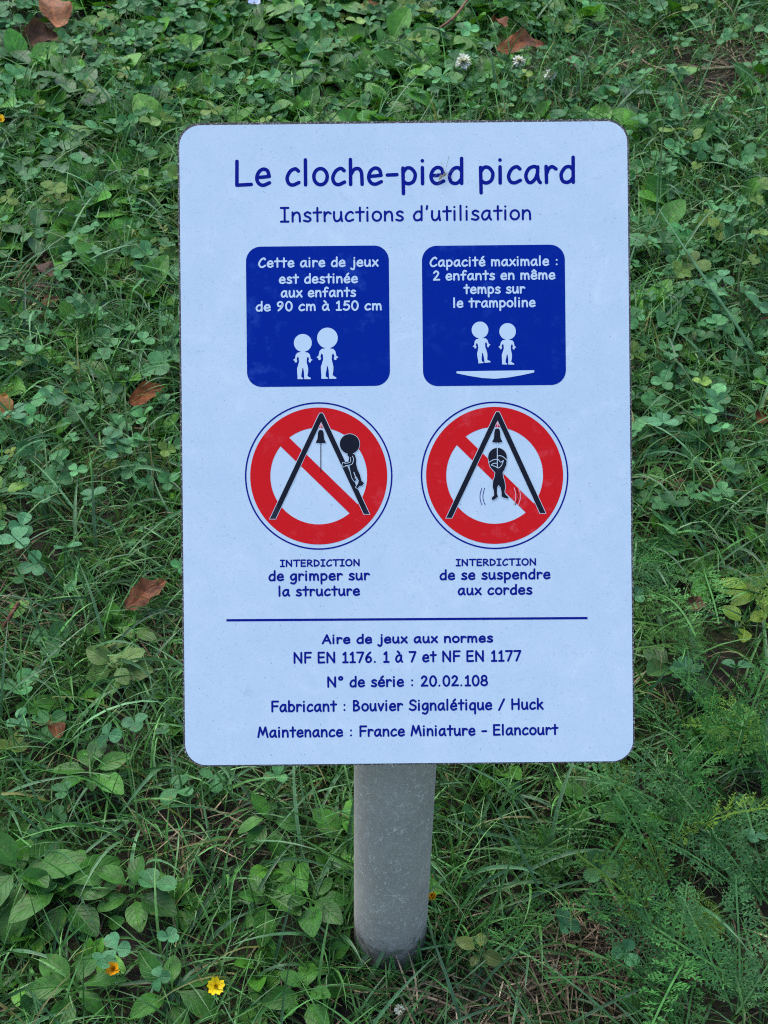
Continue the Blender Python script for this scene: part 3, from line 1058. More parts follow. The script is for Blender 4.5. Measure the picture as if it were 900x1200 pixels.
def trefoils(geo, pos, az, size, height, tilt, cols, leaflets=3):
    """clover leaves: stalk + three leaflets; vectorised. pos = foot on the ground"""
    k = len(pos)
    lean = RNG.uniform(0, .55, k) * height
    la = RNG.uniform(0, 2 * np.pi, k)
    top = pos + np.stack([np.cos(la) * lean, np.sin(la) * lean, height], -1)
    base_rot = rot_zyx(az, tilt, RNG.normal(0, .25, k))
    for j in range(leaflets):
        a = np.full(k, 2 * np.pi * j / leaflets) + RNG.normal(0, .10, k)
        lr = base_rot @ rot_zyx(a, RNG.normal(.22, .2, k), RNG.normal(0, .18, k))
        which = RNG.integers(0, len(CLOVER_T), k)
        for w, (tv, tq, tuv) in enumerate(CLOVER_T):
            m = which == w
            if m.any():
                geo.many(tv, tq, tuv, lr[m], size[m] * RNG.uniform(.88, 1.1, m.sum()), top[m], cols[m] * RNG.uniform(.78, 1.22, (m.sum(), 1)))
    # stalks: two crossing ribbons bent once
    S = 4
    t = np.linspace(0, 1, S + 1)
    mid = pos * .5 + top * .5 + np.stack([np.cos(la), np.sin(la), la * 0], -1) * (-lean * .25)[:, None]
    C = ((1 - t) ** 2)[None, :, None] * pos[:, None] + (2 * t * (1 - t))[None, :, None] * mid[:, None] + (t ** 2)[None, :, None] * top[:, None]
    sv = np.stack([-np.sin(la), np.cos(la), la * 0], -1) * .0007
    sv2 = np.stack([np.cos(la), np.sin(la), la * 0], -1) * .0007
    for s in (sv, sv2):
        V = np.stack([C - s[:, None], C + s[:, None]], 2).reshape(-1, 3)
        q = np.stack([np.arange(S) * 2, np.arange(S) * 2 + 1, np.arange(S) * 2 + 3, np.arange(S) * 2 + 2], -1)
        Q = (q[None] + (np.arange(k) * 2 * (S + 1))[:, None, None]).reshape(-1, 4)
        geo.add(V, Q, np.repeat(cols * np.array([1.25, 1.1, .9]), 2 * (S + 1), 0))


def blades(geo, pos, az, length, width, elev, bend, cols, S=6, twist=None, droop=None):
    """grass blades, folded along the middle; vectorised"""
    k = len(pos)
    t = np.linspace(0, 1, S + 1)
    el = elev[:, None] - bend[:, None] * t[None] ** 1.3
    az2 = az[:, None] + RNG.normal(0, .35, k)[:, None] * t[None]
    d = np.stack([np.cos(el) * np.cos(az2), np.cos(el) * np.sin(az2), np.sin(el)], -1)
    C = np.concatenate([np.zeros((k, 1, 3)), np.cumsum((d[:, :-1] + d[:, 1:]) / 2, 1) / S], 1) * length[:, None, None] + pos[:, None]
    side = np.stack([-np.sin(az2), np.cos(az2), 0 * az2], -1)
    up = np.cross(d, side)
    tw = (RNG.normal(0, .7, k)[:, None] + RNG.normal(0, 1.0, k)[:, None] * t[None])[..., None]
    sd = side * np.cos(tw) + up * np.sin(tw)
    nr = np.cross(d, sd)
    w = width[:, None] * np.clip(np.minimum(.55 + 1.6 * t, 1.0) * (1 - t ** 2.6) + .03, 0, 1)[None]
    w = w[..., None]
    V = np.stack([C - sd * w / 2, C - nr * w * .22, C + sd * w / 2], 2)       # k,S+1,3,3
    uv = np.zeros((S + 1, 3, 2))
    uv[..., 0] = [0, .5, 1]
    uv[..., 1] = t[:, None]
    q = []
    for i in range(S):
        for j in range(2):
            a = i * 3 + j
            q.append((a, a + 1, a + 4, a + 3))
    Q = (np.array(q)[None] + (np.arange(k) * 3 * (S + 1))[:, None, None]).reshape(-1, 4)
    geo.add(V.reshape(-1, 3), Q, np.repeat(cols, 3 * (S + 1), 0), np.tile(uv.reshape(-1, 2), (k, 1)))


def yarrow_tmpl(seed, n=17):
    rg = np.random.default_rng(seed)
    V, Q = [], []

    def diamond(a, b, w, up):
        a, b = np.array(a), np.array(b)
        d = b - a
        s = np.cross(d, up)
        s = s / (np.linalg.norm(s) + 1e-9) * w
        m = a + d * .55
        i = len(V)
        V.extend([a, m + s, b, m - s])
        Q.append((i, i + 1, i + 2, i + 3))
    curve = lambda t: np.array([.04 * math.sin(3 * t + seed), t, .10 * math.sin(2.6 * t) - .12 * t * t])
    up = np.array([0, 0, 1.0])
    for i in range(10):
        a, b = curve(i / 10), curve((i + 1) / 10)
        s = np.array([.008, 0, 0])
        k = len(V)
        V.extend([a - s, a + s, b + s, b - s])
        Q.append((k, k + 1, k + 2, k + 3))
    for i in range(n):
        t = .10 + .88 * i / (n - 1)
        o = curve(t)
        ln = .19 * (math.sin(math.pi * (t * .86 + .12)) ** .7) * rg.uniform(.85, 1.15)
        for sg in (-1, 1):
            lift = rg.uniform(-.1, .75)
            d = np.array([sg * math.cos(lift), .55 + rg.normal(0, .1), math.sin(lift)])
            d /= np.linalg.norm(d)
            nn = np.cross(d, [0, 1, 0]); nn = np.cross([0, 1, 0], d) if sg > 0 else nn
            diamond(o, o + d * ln, .006, up)
            for k in range(1, 5):
                q = o + d * ln * (k / 4.6)
                for s2 in (-1, 1):
                    e = d * .75 + np.array([0, .75 * s2, 0]) + rg.normal(0, .18, 3)
                    e /= np.linalg.norm(e)
                    diamond(q, q + e * ln * (.40 - .05 * k), .0075, up + rg.normal(0, .3, 3))
    V, Q = np.array(V), np.array(Q)
    return V, Q, np.tile([.2, .5], (len(V), 1))


YARROW_T = [yarrow_tmpl(s) for s in (1, 2, 3)]

# ------------------------------------------------------------------ where each plant grows (photo rows and columns of the lawn)
def blob(u, v, cu, cv, su, sv):
    return np.exp(-(((u - cu) / su) ** 2 + ((v - cv) / sv) ** 2))


def step(x, a, b):
    t = np.clip((x - a) / (b - a), 0, 1)
    return t * t * (3 - 2 * t)


def bare(u, v):
    return np.clip(1.15 * blob(u, v, 840, 85, 95, 46) + blob(u, v, 715, 1110, 75, 62) * 1.15 + blob(u, v, 610, 1165, 90, 35) * .8 + blob(u, v, 265, 985, 55, 45) * .6 + blob(u, v, 45, 345, 40, 35) * .8
                   + blob(u, v, 90, 62, 40, 28) * .9 + blob(u, v, 15, 735, 40, 35) * .8 + blob(u, v, 480, 1185, 120, 28) * .8 + blob(u, v, 760, 590, 35, 30) * .7
                   + blob(u, v, 700, 45, 60, 35) * .6 + blob(u, v, 205, 1000, 40, 40) * .5 + blob(u, v, 200, 760, 25, 40) * .7 + blob(u, v, 180, 290, 25, 25) * .7, 0, 1)


def w_clover(u, v):
    top = 1 - step(v, 90, 230)
    right = step(u, 700, 760) * step(v, 120, 200) * (1 - step(v, 520, 680))
    left = (1 - step(u, 200, 300)) * (1 - step(v, 560, 800))
    return np.clip((.05 + .50 * top + .75 * right + .46 * left) * (1 - .85 * bare(u, v)), 0, 1)


def w_grass(u, v):
    top = (1 - step(v, 60, 180)) * (1 - step(u, 520, 700))
    yar = blob(u, v, 890, 1050, 170, 330)
    brd = blob(u, v, 70, 1090, 120, 90) + .8 * blob(u, v, 345, 1075, 75, 80)
    return np.clip((1 - .78 * top - .62 * yar - .62 * brd) * (1 - .90 * bare(u, v)), .03, 1)


def w_round(u, v):
    return np.clip(.10 + 1.0 * blob(u, v, 350, 40, 230, 110) + .5 * blob(u, v, 80, 200, 130, 160) + .35 * blob(u, v, 60, 1080, 170, 120)
                   + .35 * blob(u, v, 350, 1060, 90, 100), 0, 1) * (1 - .8 * bare(u, v))


def w_yarrow(u, v):
    return np.clip(blob(u, v, 885, 1070, 150, 215) + .40 * blob(u, v, 775, 720, 60, 75) + .7 * blob(u, v, 750, 930, 80, 70), 0, 1) * (1 - .95 * bare(u, v))


CLEAR = []          # (column, row, radius): nothing of the carpet grows in front of these


def scatter(n, wfun, x0=-1.25, x1=1.25, y0=0.32, y1=3.1, clear=0.85, keep_off_post=True):
    x, y = RNG.uniform(x0, x1, n), RNG.uniform(y0, y1, n)
    p = np.stack([x, y, np.zeros(n)], -1)
    u, v = project(p)
    w = wfun(u, v)
    for cu, cv, cr in CLEAR:
        w = w * (1 - clear * np.exp(-(((u - cu) / cr) ** 2 + ((v - cv - cr * .55) / (cr * 1.0)) ** 2) ** 2))
    m = RNG.uniform(0, 1, n) < w
    if keep_off_post:
        m &= np.hypot(x - BASE[0], y - BASE[1]) > 0.033
    p = p[m]
    p[:, 2] = hgt(p[:, 0], p[:, 1]) - .002
    return p


def tint(n, a, b, jit=.16):
    """colours between a and b with a little brightness jitter"""
    t = RNG.uniform(0, 1, (n, 1))
    return (np.array(a) * (1 - t) + np.array(b) * t) * RNG.lognormal(0, jit, (n, 1))


# ------------------------------------------------------------------ single plants, leaves and flowers that stand out
def base_point(px, py, z=0.0):
    p = on_ground(px, py, z)
    return p


def fallen_leaf(px, py, length, width, az, label, col=(.20, .062, .030), z=.035, curl=.5, roll=.3, tilt=.15, lobes=0.0, clear=18):
    CLEAR.append((px, py, clear))
    c = on_ground(px, py, z)
    wf = lambda v: max(.02, width / length * .5 * math.sin(math.pi * min(.97, .05 + v * .93)) ** .7 * (1 + lobes * math.sin(v * 22)))
    V, Q, T = leaf_tmpl(wf, 14, 8, 0.15, curl * .5, .05)
    V[:, 1] -= .5
    V[:, 2] += curl * 1.2 * V[:, 0] ** 2 * 3 + .04 * np.sin(V[:, 1] * 9 + 1) + .02 * np.sin(V[:, 0] * 30 + V[:, 1] * 11)
    V = V @ rot_zyx(az, tilt, roll)[0].T * length
    g = Geo()
    cc = np.array(col) * np.array([.80, .85, .55]) * (1 + .35 * np.sin(T[:, 1] * 5 + T[:, 0] * 3)[:, None] * .5)
    g.add(V + c, Q, cc, T)
    o = g.build('fallen_leaf', M_DRY, None, c)
    props(o, label, 'leaf', 'dry fallen leaves on the lawn')
    return o


def rosette(name, px, py, n, length, label, cat='plant', tm=None, col=((.035, .10, .022), (.06, .15, .03)), el=(.05, .62), group='broad leaved weeds in the lawn', az0=None, spread=2 * math.pi, clear=26):
    CLEAR.append((px, py, clear))
    c = on_ground(px, py, 0.0)
    c[2] = hgt(c[0], c[1])
    tm = tm or OVAL_T
    g = Geo()
    az0 = RNG.uniform(0, 6.28) if az0 is None else az0
    for i in range(n):
        tv, tq, tuv = tm[int(RNG.integers(0, len(tm)))]
        a = az0 + spread * (i + RNG.uniform(-.25, .25)) / n
        g.many(tv, tq, tuv, rot_zyx(a, RNG.uniform(*el), RNG.normal(0, .25)), np.array([length * RNG.uniform(.55, 1.0)]),
               (c + np.array([0, 0, .014 + .020 * RNG.uniform()]))[None], tint(1, *col))
    o = g.build(name, M_LEAF, None, c)
    props(o, label, cat, group)
    return o


def clover_thing(px, py, size, label, col=((.05, .125, .06), (.065, .15, .075)), n=1, az=None, height=.045):
    """a clover leaf (or a few) standing above the turf, aimed so that the leaf sits at that spot"""
    CLEAR.append((px, py, 20))
    c = on_ground(px, py, height)
    c[2] = hgt(c[0], c[1])
    o = empty('clover_plant', c, label, 'clover') if n > 1 else None
    for i in range(n):
        g = Geo()
        pos = (c + (RNG.normal(0, .013, 3) * [1, 1, 0] if n > 1 else 0))[None]
        trefoils(g, pos, np.array([RNG.uniform(0, 6.28)]), np.array([size * RNG.uniform(.9, 1.1)]), np.array([height * RNG.uniform(.85, 1.1)]), RNG.normal(.28, .12, 1), tint(1, *col, .08))
        if n > 1:
            g.build('leaf', M_CLOVER, o, c)
        else:
            o = g.build('clover_plant', M_CLOVER, None, c)
    props(o, label, 'clover', 'clover leaves standing out of the turf')
    return o


def stem_tube(name, pts, rad, col, parent=None, origin=None, mat=None, taper=True):
    sm = [np.array(p) for p in smooth(pts, 5)]
    V, Q = tube(sm, rad, 6, [1 - .6 * i / (len(sm) - 1) if taper else 1 for i in range(len(sm))])
    g = Geo()
    g.add(V, Q, col)
    o = g.build(name, mat or M_GRASS, parent, origin)
    return o


def daisy_petals(n, length, width, elev, notch=.12):
    g = Geo()
    tv, tq, tuv = leaf_tmpl(lambda v: max(.05, width / length * .5 * math.sin(math.pi * min(.9, .12 + v * .72)) ** .8), 5, 4, .1, -.15, 0, notch)
    for i in range(n):
        a = 2 * math.pi * (i + RNG.uniform(-.1, .1)) / n
        yield tv, tq, tuv, rot_zyx(a, elev + RNG.normal(0, .12), 0)


def flower(name, px, py, z, n, length, width, elev, col, ccol, label, crad=.0014, tilt=(0.35, 0.0), clear=16):
    CLEAR.append((px, py, clear))
    top = on_ground(px, py, z)
    foot = top + np.array([RNG.uniform(-.012, .012), RNG.uniform(0, .015), 0])
    if name == 'flower_bud':
        foot = top + np.array([.016, -.006, 0])
    foot[2] = hgt(foot[0], foot[1])
    root = empty(name, foot, label, 'flower', 'small flowers in the lawn')
    T = rot_zyx(0, tilt[0], tilt[1])[0]
    for tv, tq, tuv, rr in daisy_petals(n, length, width, elev):
        g = Geo()
        g.many(tv, tq, tuv, (T @ rr[0])[None], np.array([length]), (top - foot)[None], tint(1, col, col, .06))
        g.build('petal', M_PETAL, root)
    bpy_c = Geo()
    for i in range(14):
        a, r = i * 2.4, crad * math.sqrt(i / 14)
        q = top - foot + T @ np.array([r * math.cos(a), r * math.sin(a), .0012])
        V, Q = tube([q, q + T @ np.array([0, 0, .0016])], crad * .28, 5)
        bpy_c.add(V, Q, ccol)
    bpy_c.build('centre', M_PETAL, root)
    stem_tube('stem', [(0, 0, 0), tuple((top - foot) * .5 + np.array([.003, 0, 0])), tuple(top - foot)], .0009, (.05, .11, .03), root)
    return root


def clover_blossom(px, py, z, rad, label):
    CLEAR.append((px, py, 14))
    top = on_ground(px, py, z)
    foot = top + np.array([.006, .008, 0])
    foot[2] = hgt(foot[0], foot[1])
    root = empty('clover_flower', foot, label, 'flower', 'white clover flowers in the lawn')
    g = Geo()
    tv, tq, tuv = leaf_tmpl(lambda v: max(.04, .20 * math.sin(math.pi * min(.92, .15 + .75 * v))), 4, 2, .5, .2)
    for i in range(48):
        ph = math.acos(1 - 1.5 * (i + .5) / 48)
        a = i * 2.39996
        rr = rot_zyx(a, math.pi / 2 - ph + RNG.normal(0, .15), RNG.normal(0, .3))
        c = tint(1, (.62, .66, .55), (.70, .70, .66), .08) if RNG.uniform() < .8 else tint(1, (.35, .33, .16), (.4, .42, .25), .1)
        g.many(tv, tq, tuv, rr, np.array([rad * RNG.uniform(.85, 1.1)]), (top - foot)[None], c)
    g.build('florets', M_PETAL, root)
    stem_tube('stem', [(0, 0, 0), tuple((top - foot) * .5 + np.array([.004, 0, 0])), tuple(top - foot)], .001, (.07, .13, .04), root)


RUST, BROWN, DARKB = (.26, .075, .030), (.17, .060, .034), (.075, .034, .026)
fallen_leaf(62, 10, .085, .052, .35, 'large orange brown fallen leaf at the top left corner', (.27, .10, .055), .05, .35, .25, .35, .06, 26)
fallen_leaf(48, 42, .062, .045, -.9, 'dark brown curled leaf just below the large orange brown one', (.085, .036, .022), .035, .5, .5, .1, 0, 24)
fallen_leaf(50, 316, .034, .026, .9, 'dark purplish brown leaf left of the sign among round leaves', (.085, .036, .034), .03, .4, .2, .2)
fallen_leaf(58, 352, .026, .014, -.9, 'small brown leaf just below the purplish dark one', (.15, .058, .034), .02, .3, .2, .2, 0, 12)
fallen_leaf(172, 460, .046, .022, -.95, 'rust coloured curled leaf tip close left of the sign', RUST, .04, .7, .5, .3)
fallen_leaf(6, 472, .052, .017, .25, 'narrow amber leaf cut by the left edge of the photo', (.26, .115, .035), .04, .5, .2, .2)
fallen_leaf(170, 694, .050, .023, -.80, 'ragged rusty leaf lying close to the lower left edge of the sign', (.17, .055, .030), .040, .45, .3, .25, .12, 12)
fallen_leaf(65, 852, .026, .016, .3, 'small dark rusty leaf half buried in grass at lower left', (.16, .05, .025), .025, .4, .3, .1, 0, 12)
fallen_leaf(130, 1040, .026, .016, -.4, 'small brown leaf between the plantain leaves and bare straw', (.15, .06, .035), .02, .4, .3, .1, 0, 12)
fallen_leaf(612, 48, .085, .032, -1.15, 'long reddish brown curled leaf above the white clover flowers', (.20, .062, .030), .055, .7, .4, .2, .1, 26)
fallen_leaf(585, 24, .040, .022, .5, 'reddish leaf fragment touching the long curled leaf', (.19, .055, .028), .035, .6, .3, .2, .08, 14)
fallen_leaf(665, 72, .035, .026, .8, 'greyish brown dead leaf right of the white clover flowers', (.085, .058, .046), .02, .4, .2, .2, 0, 14)
fallen_leaf(890, 374, .030, .018, .2, 'rusty leaf bit at the right edge under the dark stems', (.20, .05, .025), .02, .4, .3, .1, 0, 14)
fallen_leaf(893, 488, .026, .018, -.5, 'rusty leaf bit between clovers at the right edge', (.19, .05, .025), .02, .4, .3, .1, 0, 12)
fallen_leaf(788, 568, .035, .022, .5, 'dark brown leaf right of the sign beside bare straw', (.09, .04, .026), .015, .4, .3, .1, 0, 14)
fallen_leaf(432, 4, .045, .014, -.9, 'thin orange brown leaf at the top edge above the sign', (.25, .09, .03), .03, .4, .3, .1, 0, 12)
fallen_leaf(815, 706, .026, .018, -.5, 'small brown leaf under the yarrow beside the sign', (.12, .06, .04), .02, .4, .3, .1, 0, 10)

flower('yellow_flower', 253, 1156, .045, 5, .0078, .0064, .25, (.80, .56, .004), (.60, .36, .004), 'open five petalled yellow flower at the bottom left of the post')
flower('orange_flower', 133, 1136, .04, 9, .0080, .0030, .7, (.75, .33, .008), (.70, .36, .01), 'withered ragged orange flower left of the open yellow one')
flower('flower_bud', 503.5, 1052, .10, 6, .0082, .0048, 1.15, (.75, .36, .008), (.70, .34, .01), 'orange bud on a thin stalk touching the right side of the post', .0015, (.3, .4), 8)
flower('yellow_flower', 1, 141, .05, 6, .0085, .0065, .5, (.66, .40, .006), (.5, .25, .005), 'yellow flower cut by the left edge near the top')
flower('blue_flower', 298, 4, .05, 4, .011, .0095, .4, (.42, .50, .72), (.6, .6, .5), 'tiny pale blue flower at the top edge of the lawn')
clover_blossom(543, 73, .05, .013, 'round white clover flower nearest above the sign')
clover_blossom(608, 72, .045, .010, 'small white clover flower right of the round one')
clover_blossom(645, 88, .04, .009, 'faded clover flower furthest right of the three')
clover_blossom(468, 1183, .025, .0042, 'tiny whitish flower head on straw at the bottom edge')

PLANT = ((.018, .088, .009), (.042, .145, .016))
rosette('plantain', 112, 925, 7, .042, 'rosette of oval leaves at mid lower left below the sign corner', col=PLANT)
rosette('plantain', 30, 1040, 8, .058, 'large oval leaved plant at the lower left edge', col=PLANT, clear=36)
rosette('plantain', 78, 1062, 8, .056, 'large oval leaved plant right of the one at the lower left edge', col=PLANT, clear=36)
rosette('plantain', 160, 1062, 6, .046, 'upright oval leaved plant above the withered orange flower', col=PLANT, clear=30)
rosette('plantain', 92, 1178, 6, .044, 'oval leaved plant in the bottom left corner', col=PLANT, clear=30)
rosette('plantain', 205, 1180, 6, .042, 'oval leaved plant left of the open yellow flower', col=PLANT, clear=28)
rosette('plantain', 318, 985, 7, .040, 'oval leaved plant below the sign left of the post', col=PLANT, clear=30)
rosette('plantain', 312, 1075, 7, .042, 'dark oval leaved plant above and right of the yellow flower', col=PLANT, clear=30)
rosette('plantain', 365, 1080, 7, .044, 'oval leaved plant close left of the post', col=PLANT, clear=32)
rosette('plantain', 360, 1185, 6, .040, 'oval leaved plant at the bottom edge left of the post', col=PLANT, clear=26)
rosette('plantain', 690, 950, 5, .038, 'few dark oval leaves in the grass right below the sign', col=PLANT, clear=20)
rosette('broadleaf_weed', 92, 130, 7, .066, 'pale rosette with stalked round leaves at upper left', col=((.05, .125, .04), (.07, .16, .055)), tm=ROUND_T, clear=34)
rosette('broadleaf_weed', 15, 80, 6, .060, 'rosette of rounded leaves at the upper left edge', col=((.04, .11, .035), (.06, .14, .05)), tm=ROUND_T, clear=28)
rosette('broadleaf_weed', 75, 205, 5, .060, 'large pale rounded leaves left of the sign near its top', col=((.05, .125, .05), (.07, .15, .06)), tm=ROUND_T, clear=26)
rosette('broadleaf_weed', 45, 295, 7, .050, 'round leaved plant beside the purplish dark leaf', col=((.028, .09, .025), (.05, .125, .04)), tm=ROUND_T, clear=30)
rosette('broadleaf_weed', 385, 100, 6, .060, 'large round leaves just above the top edge of the sign', col=((.035, .105, .025), (.055, .14, .035)), tm=ROUND_T, clear=26)
rosette('broadleaf_weed', 310, 45, 7, .062, 'bright green leafy clump at the top centre left', col=((.045, .13, .025), (.07, .17, .03)), tm=OVAL_T, clear=28)
rosette('broadleaf_weed', 390, 22, 7, .062, 'bright green leafy clump at the top centre', col=((.045, .13, .025), (.07, .17, .03)), tm=ROUND_T, clear=26)
rosette('broadleaf_weed', 728, 130, 4, .056, 'dull round leaves beside the top right corner of the sign', col=((.04, .10, .045), (.05, .12, .05)), tm=ROUND_T, clear=20)
rosette('yellowing_weed', 884, 712, 5, .044, 'yellow green leaves at the right edge beside the sign', col=((.070, .150, .010), (.115, .20, .012)), tm=ROUND_T, clear=24)
rosette('yellowing_weed', 868, 752, 3, .034, 'lone yellow green leaf below the yellowing plant', col=((.085, .165, .010), (.12, .20, .012)), tm=ROUND_T, clear=16)
rosette('broadleaf_weed', 140, 805, 8, .034, 'light green leafy plant at lower left of the sign', col=((.07, .15, .03), (.10, .19, .035)), tm=ROUND_T, clear=26)
rosette('broadleaf_weed', 160, 762, 5, .028, 'small light green plant between rusty leaf and leafy plant', col=((.06, .14, .03), (.09, .18, .035)), tm=ROUND_T, clear=18)
rosette('broadleaf_weed', 8, 610, 4, .040, 'bright green leaves at the left edge beside clovers', col=((.07, .17, .02), (.10, .21, .03)), tm=ROUND_T, clear=18)
rosette('broadleaf_weed', 560, 1140, 5, .022, 'tiny yellowish plant at the right foot of the post', col=((.10, .14, .03), (.13, .17, .03)), tm=ROUND_T, clear=14)
rosette('broadleaf_weed', 785, 805, 4, .055, 'dark broad leaf half hidden beside the lower right of the sign', col=((.025, .08, .015), (.035, .10, .02)), tm=ROUND_T, clear=18)

TEAL = ((.042, .150, .056), (.062, .195, .082))
for px, py, s, n, lab in ((22, 488, .018, 1, 'large blue green clover leaf at the left edge beside the amber leaf'), (62, 470, .019, 1, 'broad blue green clover leaf right of the one by the amber leaf'),
                          (160, 512, .014, 2, 'blue green clover leaves below the rust curled leaf'), (120, 535, .016, 1, 'clover leaf with rounded lobes left of the sign middle'),
                          (35, 628, .018, 1, 'pale clover leaf at left among fine grass'), (75, 640, .016, 1, 'pale clover leaf right of its neighbour in fine grass'),
                          (42, 660, .017, 1, 'lower pale clover leaf of the cluster in fine grass'), (40, 592, .016, 2, 'small clover pair above the pale clover cluster'),
                          (130, 580, .016, 1, 'dull clover leaf close left of the sign edge'), (140, 862, .014, 2, 'grey green clover pair below the light leafy plant'),
                          (50, 830, .013, 1, 'single clover leaf in long grass at lower left'), (150, 1092, .013, 1, 'clover leaf right above the withered orange flower'),
                          (138, 1108, .012, 1, 'lower clover leaf beside the withered orange flower'), (186, 1120, .012, 1, 'clover leaf between the orange and yellow flowers'),
                          (157, 1142, .011, 1, 'small clover leaf right of the withered orange flower'), (700, 1068, .012, 2, 'clover leaves at the edge of the bare straw patch right of post'),
                          (855, 970, .012, 1, 'clover leaf above yarrow at the lower right'), (775, 775, .014, 1, 'clover leaf in yarrow right of the lower sign edge'),
                          (798, 790, .013, 1, 'second clover leaf in yarrow just right of the first'), (856, 772, .016, 1, 'large clover leaf below the yellow green leaves'),
                          (758, 682, .013, 1, 'clover leaf beside the sign edge above the feathery leaves'), (775, 500, .018, 1, 'clover leaf close to the right sign edge'),
                          (800, 432, .019, 2, 'clover leaves right of the sign between two grass stems'), (888, 358, .018, 1, 'shiny pale clover leaf by the right edge'),
                          (860, 478, .017, 1, 'pale clover leaf under the crossing grass stems'), (838, 330, .018, 2, 'clover leaves behind the long grass stem')):
    clover_thing(px, py, s, lab, TEAL, n)


def yarrow_thing(px, py, length, az, label, col):
    CLEAR.append((px, py, 26))
    c = on_ground(px, py, .03)
    foot = np.array([c[0], c[1], hgt(c[0], c[1])])
    g = Geo()
    for i in range(3):
        tv, tq, tuv = YARROW_T[i]
        g.many(tv, tq, tuv, rot_zyx(az + (i - 1) * .55, .22 + .1 * i, RNG.normal(0, .2)), np.array([length * (1 - .15 * abs(i - 1))]), (foot + [0, 0, .022])[None], tint(1, col, col, .1))
    o = g.build('yarrow_plant', M_FEATHER, None, foot, smooth=False)
    props(o, label, 'yarrow', 'feathery yarrow sprays')


YB, YT = (.10, .205, .022), (.050, .155, .045)
yarrow_thing(905, 862, .085, 1.5, 'bright yellow green feathery spray at the right edge below the broad dark leaf', YB)
yarrow_thing(790, 690, .10, 1.0, 'feathery green spray close to the sign edge level with the navy rule', YT)
yarrow_thing(830, 745, .11, 1.45, 'long feathery spray pointing left at the sign below the navy rule', (.07, .17, .03))
yarrow_thing(815, 960, .12, 1.1, 'large feathery spray just below the lower right sign corner', YT)
yarrow_thing(775, 1035, .06, .6, 'bright feathery tip beside the bare straw patch', YB)
yarrow_thing(850, 1085, .06, 1.2, 'small bright feathery tip in dark yarrow at lower right', YB)
yarrow_thing(890, 1050, .12, .5, 'tall feathery spray at the right edge near the bottom', YT)
yarrow_thing(780, 1150, .11, .2, 'feathery spray right of the bare straw at the bottom', YT)
yarrow_thing(860, 1180, .11, -.2, 'feathery spray in the bottom right corner', YT)


def grass_stem(pts, rad, col, label):
    P = [on_ground(px, py, z) for px, py, z in pts]
    o = stem_tube('grass_stem', [tuple(p - P[0]) for p in P], rad, col, None, None, M_FEATHER)
    o.location = P[0]
    props(o, label, 'grass stem', 'long grass stems')


grass_stem([(905, 455, 0), (872, 395, .045), (825, 325, .08), (795, 280, .10), (772, 245, .11)], .0023, (.075, .185, .085), 'long pale grass stem slanting up beside the right sign edge')
grass_stem([(903, 440, 0), (880, 392, .05), (866, 340, .09), (870, 300, .11), (880, 255, .14)], .0020, (.022, .050, .012), 'dark curved grass stem at the right edge')
grass_stem([(668, 125, 0), (656, 80, .06), (648, 40, .10), (640, -10, .15)], .0022, (.07, .14, .04), 'upright grass stem in front of the clover flowers at the top')
grass_stem([(772, 245, 0), (774, 190, .05), (778, 140, .09), (785, 92, .13)], .0014, (.06, .11, .04), 'thin stalk with a seed head right of the sign top corner')
grass_stem([(840, 485, 0), (825, 470, .04), (795, 425, .07), (768, 405, .07)], .0014, (.085, .155, .06), 'pale bent grass stem arching toward the right sign edge')
grass_stem([(845, 500, 0), (815, 490, .05), (790, 470, .06), (770, 460, .06)], .0013, (.08, .15, .055), 'lower pale bent grass stem near the right sign edge')


def twig(pts, rad, col, label):
    P = [on_ground(px, py, z) for px, py, z in pts]
    o = stem_tube('twig', [tuple(p - P[0]) for p in P], rad, col, None, None, M_DRY, False)
    o.location = P[0]
    props(o, label, 'twig', 'dead stalks on the lawn')


twig([(2, 738, .02), (12, 722, .03), (22, 706, .035)], .0022, (.13, .055, .03), 'reddish brown stalk at the left edge beside bare straw')
twig([(505, 40, .02), (530, 22, .035), (548, 0, .04)], .0022, (.12, .055, .03), 'reddish twig above the round white clover flower')
twig([(752, 1108, .012), (738, 1140, .018), (728, 1162, .012)], .0014, (.16, .11, .06), 'straw stalk lying in the bare patch right of the post')
twig([(462, 1165, .012), (505, 1170, .016), (545, 1188, .012)], .0012, (.24, .19, .11), 'pale straw stalk at the foot of the post')
twig([(820, 82, .012), (850, 80, .014), (885, 80, .016)], .0030, (.09, .10, .045), 'greenish stick lying in the bare corner at upper right')
twig([(740, 60, .012), (760, 75, .02), (785, 84, .02)], .0014, (.22, .16, .10), 'thin pale stalk on bare soil at upper right')

# ------------------------------------------------------------------ the green carpet (nobody could count it)
G1, G2, G3 = (.028, .108, .022), (.090, .250, .060), (.15, .28, .050)
# dead straw at the bottom
p = scatter(60000, lambda u, v: .22 + .85 * bare(u, v), clear=.2)
k = len(p)
g = Geo()
p[:, 2] += RNG.uniform(0, .010, k)
p2 = scatter(420000, lambda u, v: np.clip(bare(u, v) - .35, 0, 1) * (.10 + .90 * step(v, 150, 300)), clear=0)
p2[:, 2] += RNG.uniform(.004, .022, len(p2))
p = np.concatenate([p, p2])
k = len(p)
blades(g, p, RNG.uniform(0, 6.28, k), RNG.uniform(.02, .07, k), RNG.uniform(.0007, .0020, k), RNG.uniform(-.05, .35, k), RNG.normal(.25, .3, k),
       tint(k, (.085, .056, .033), (.33, .26, .155), .40), 4)
props(g.build('dead_grass', M_DRY), 'brown dead straw lying on the soil', None, None, 'stuff')['category'] = 'dead grass'

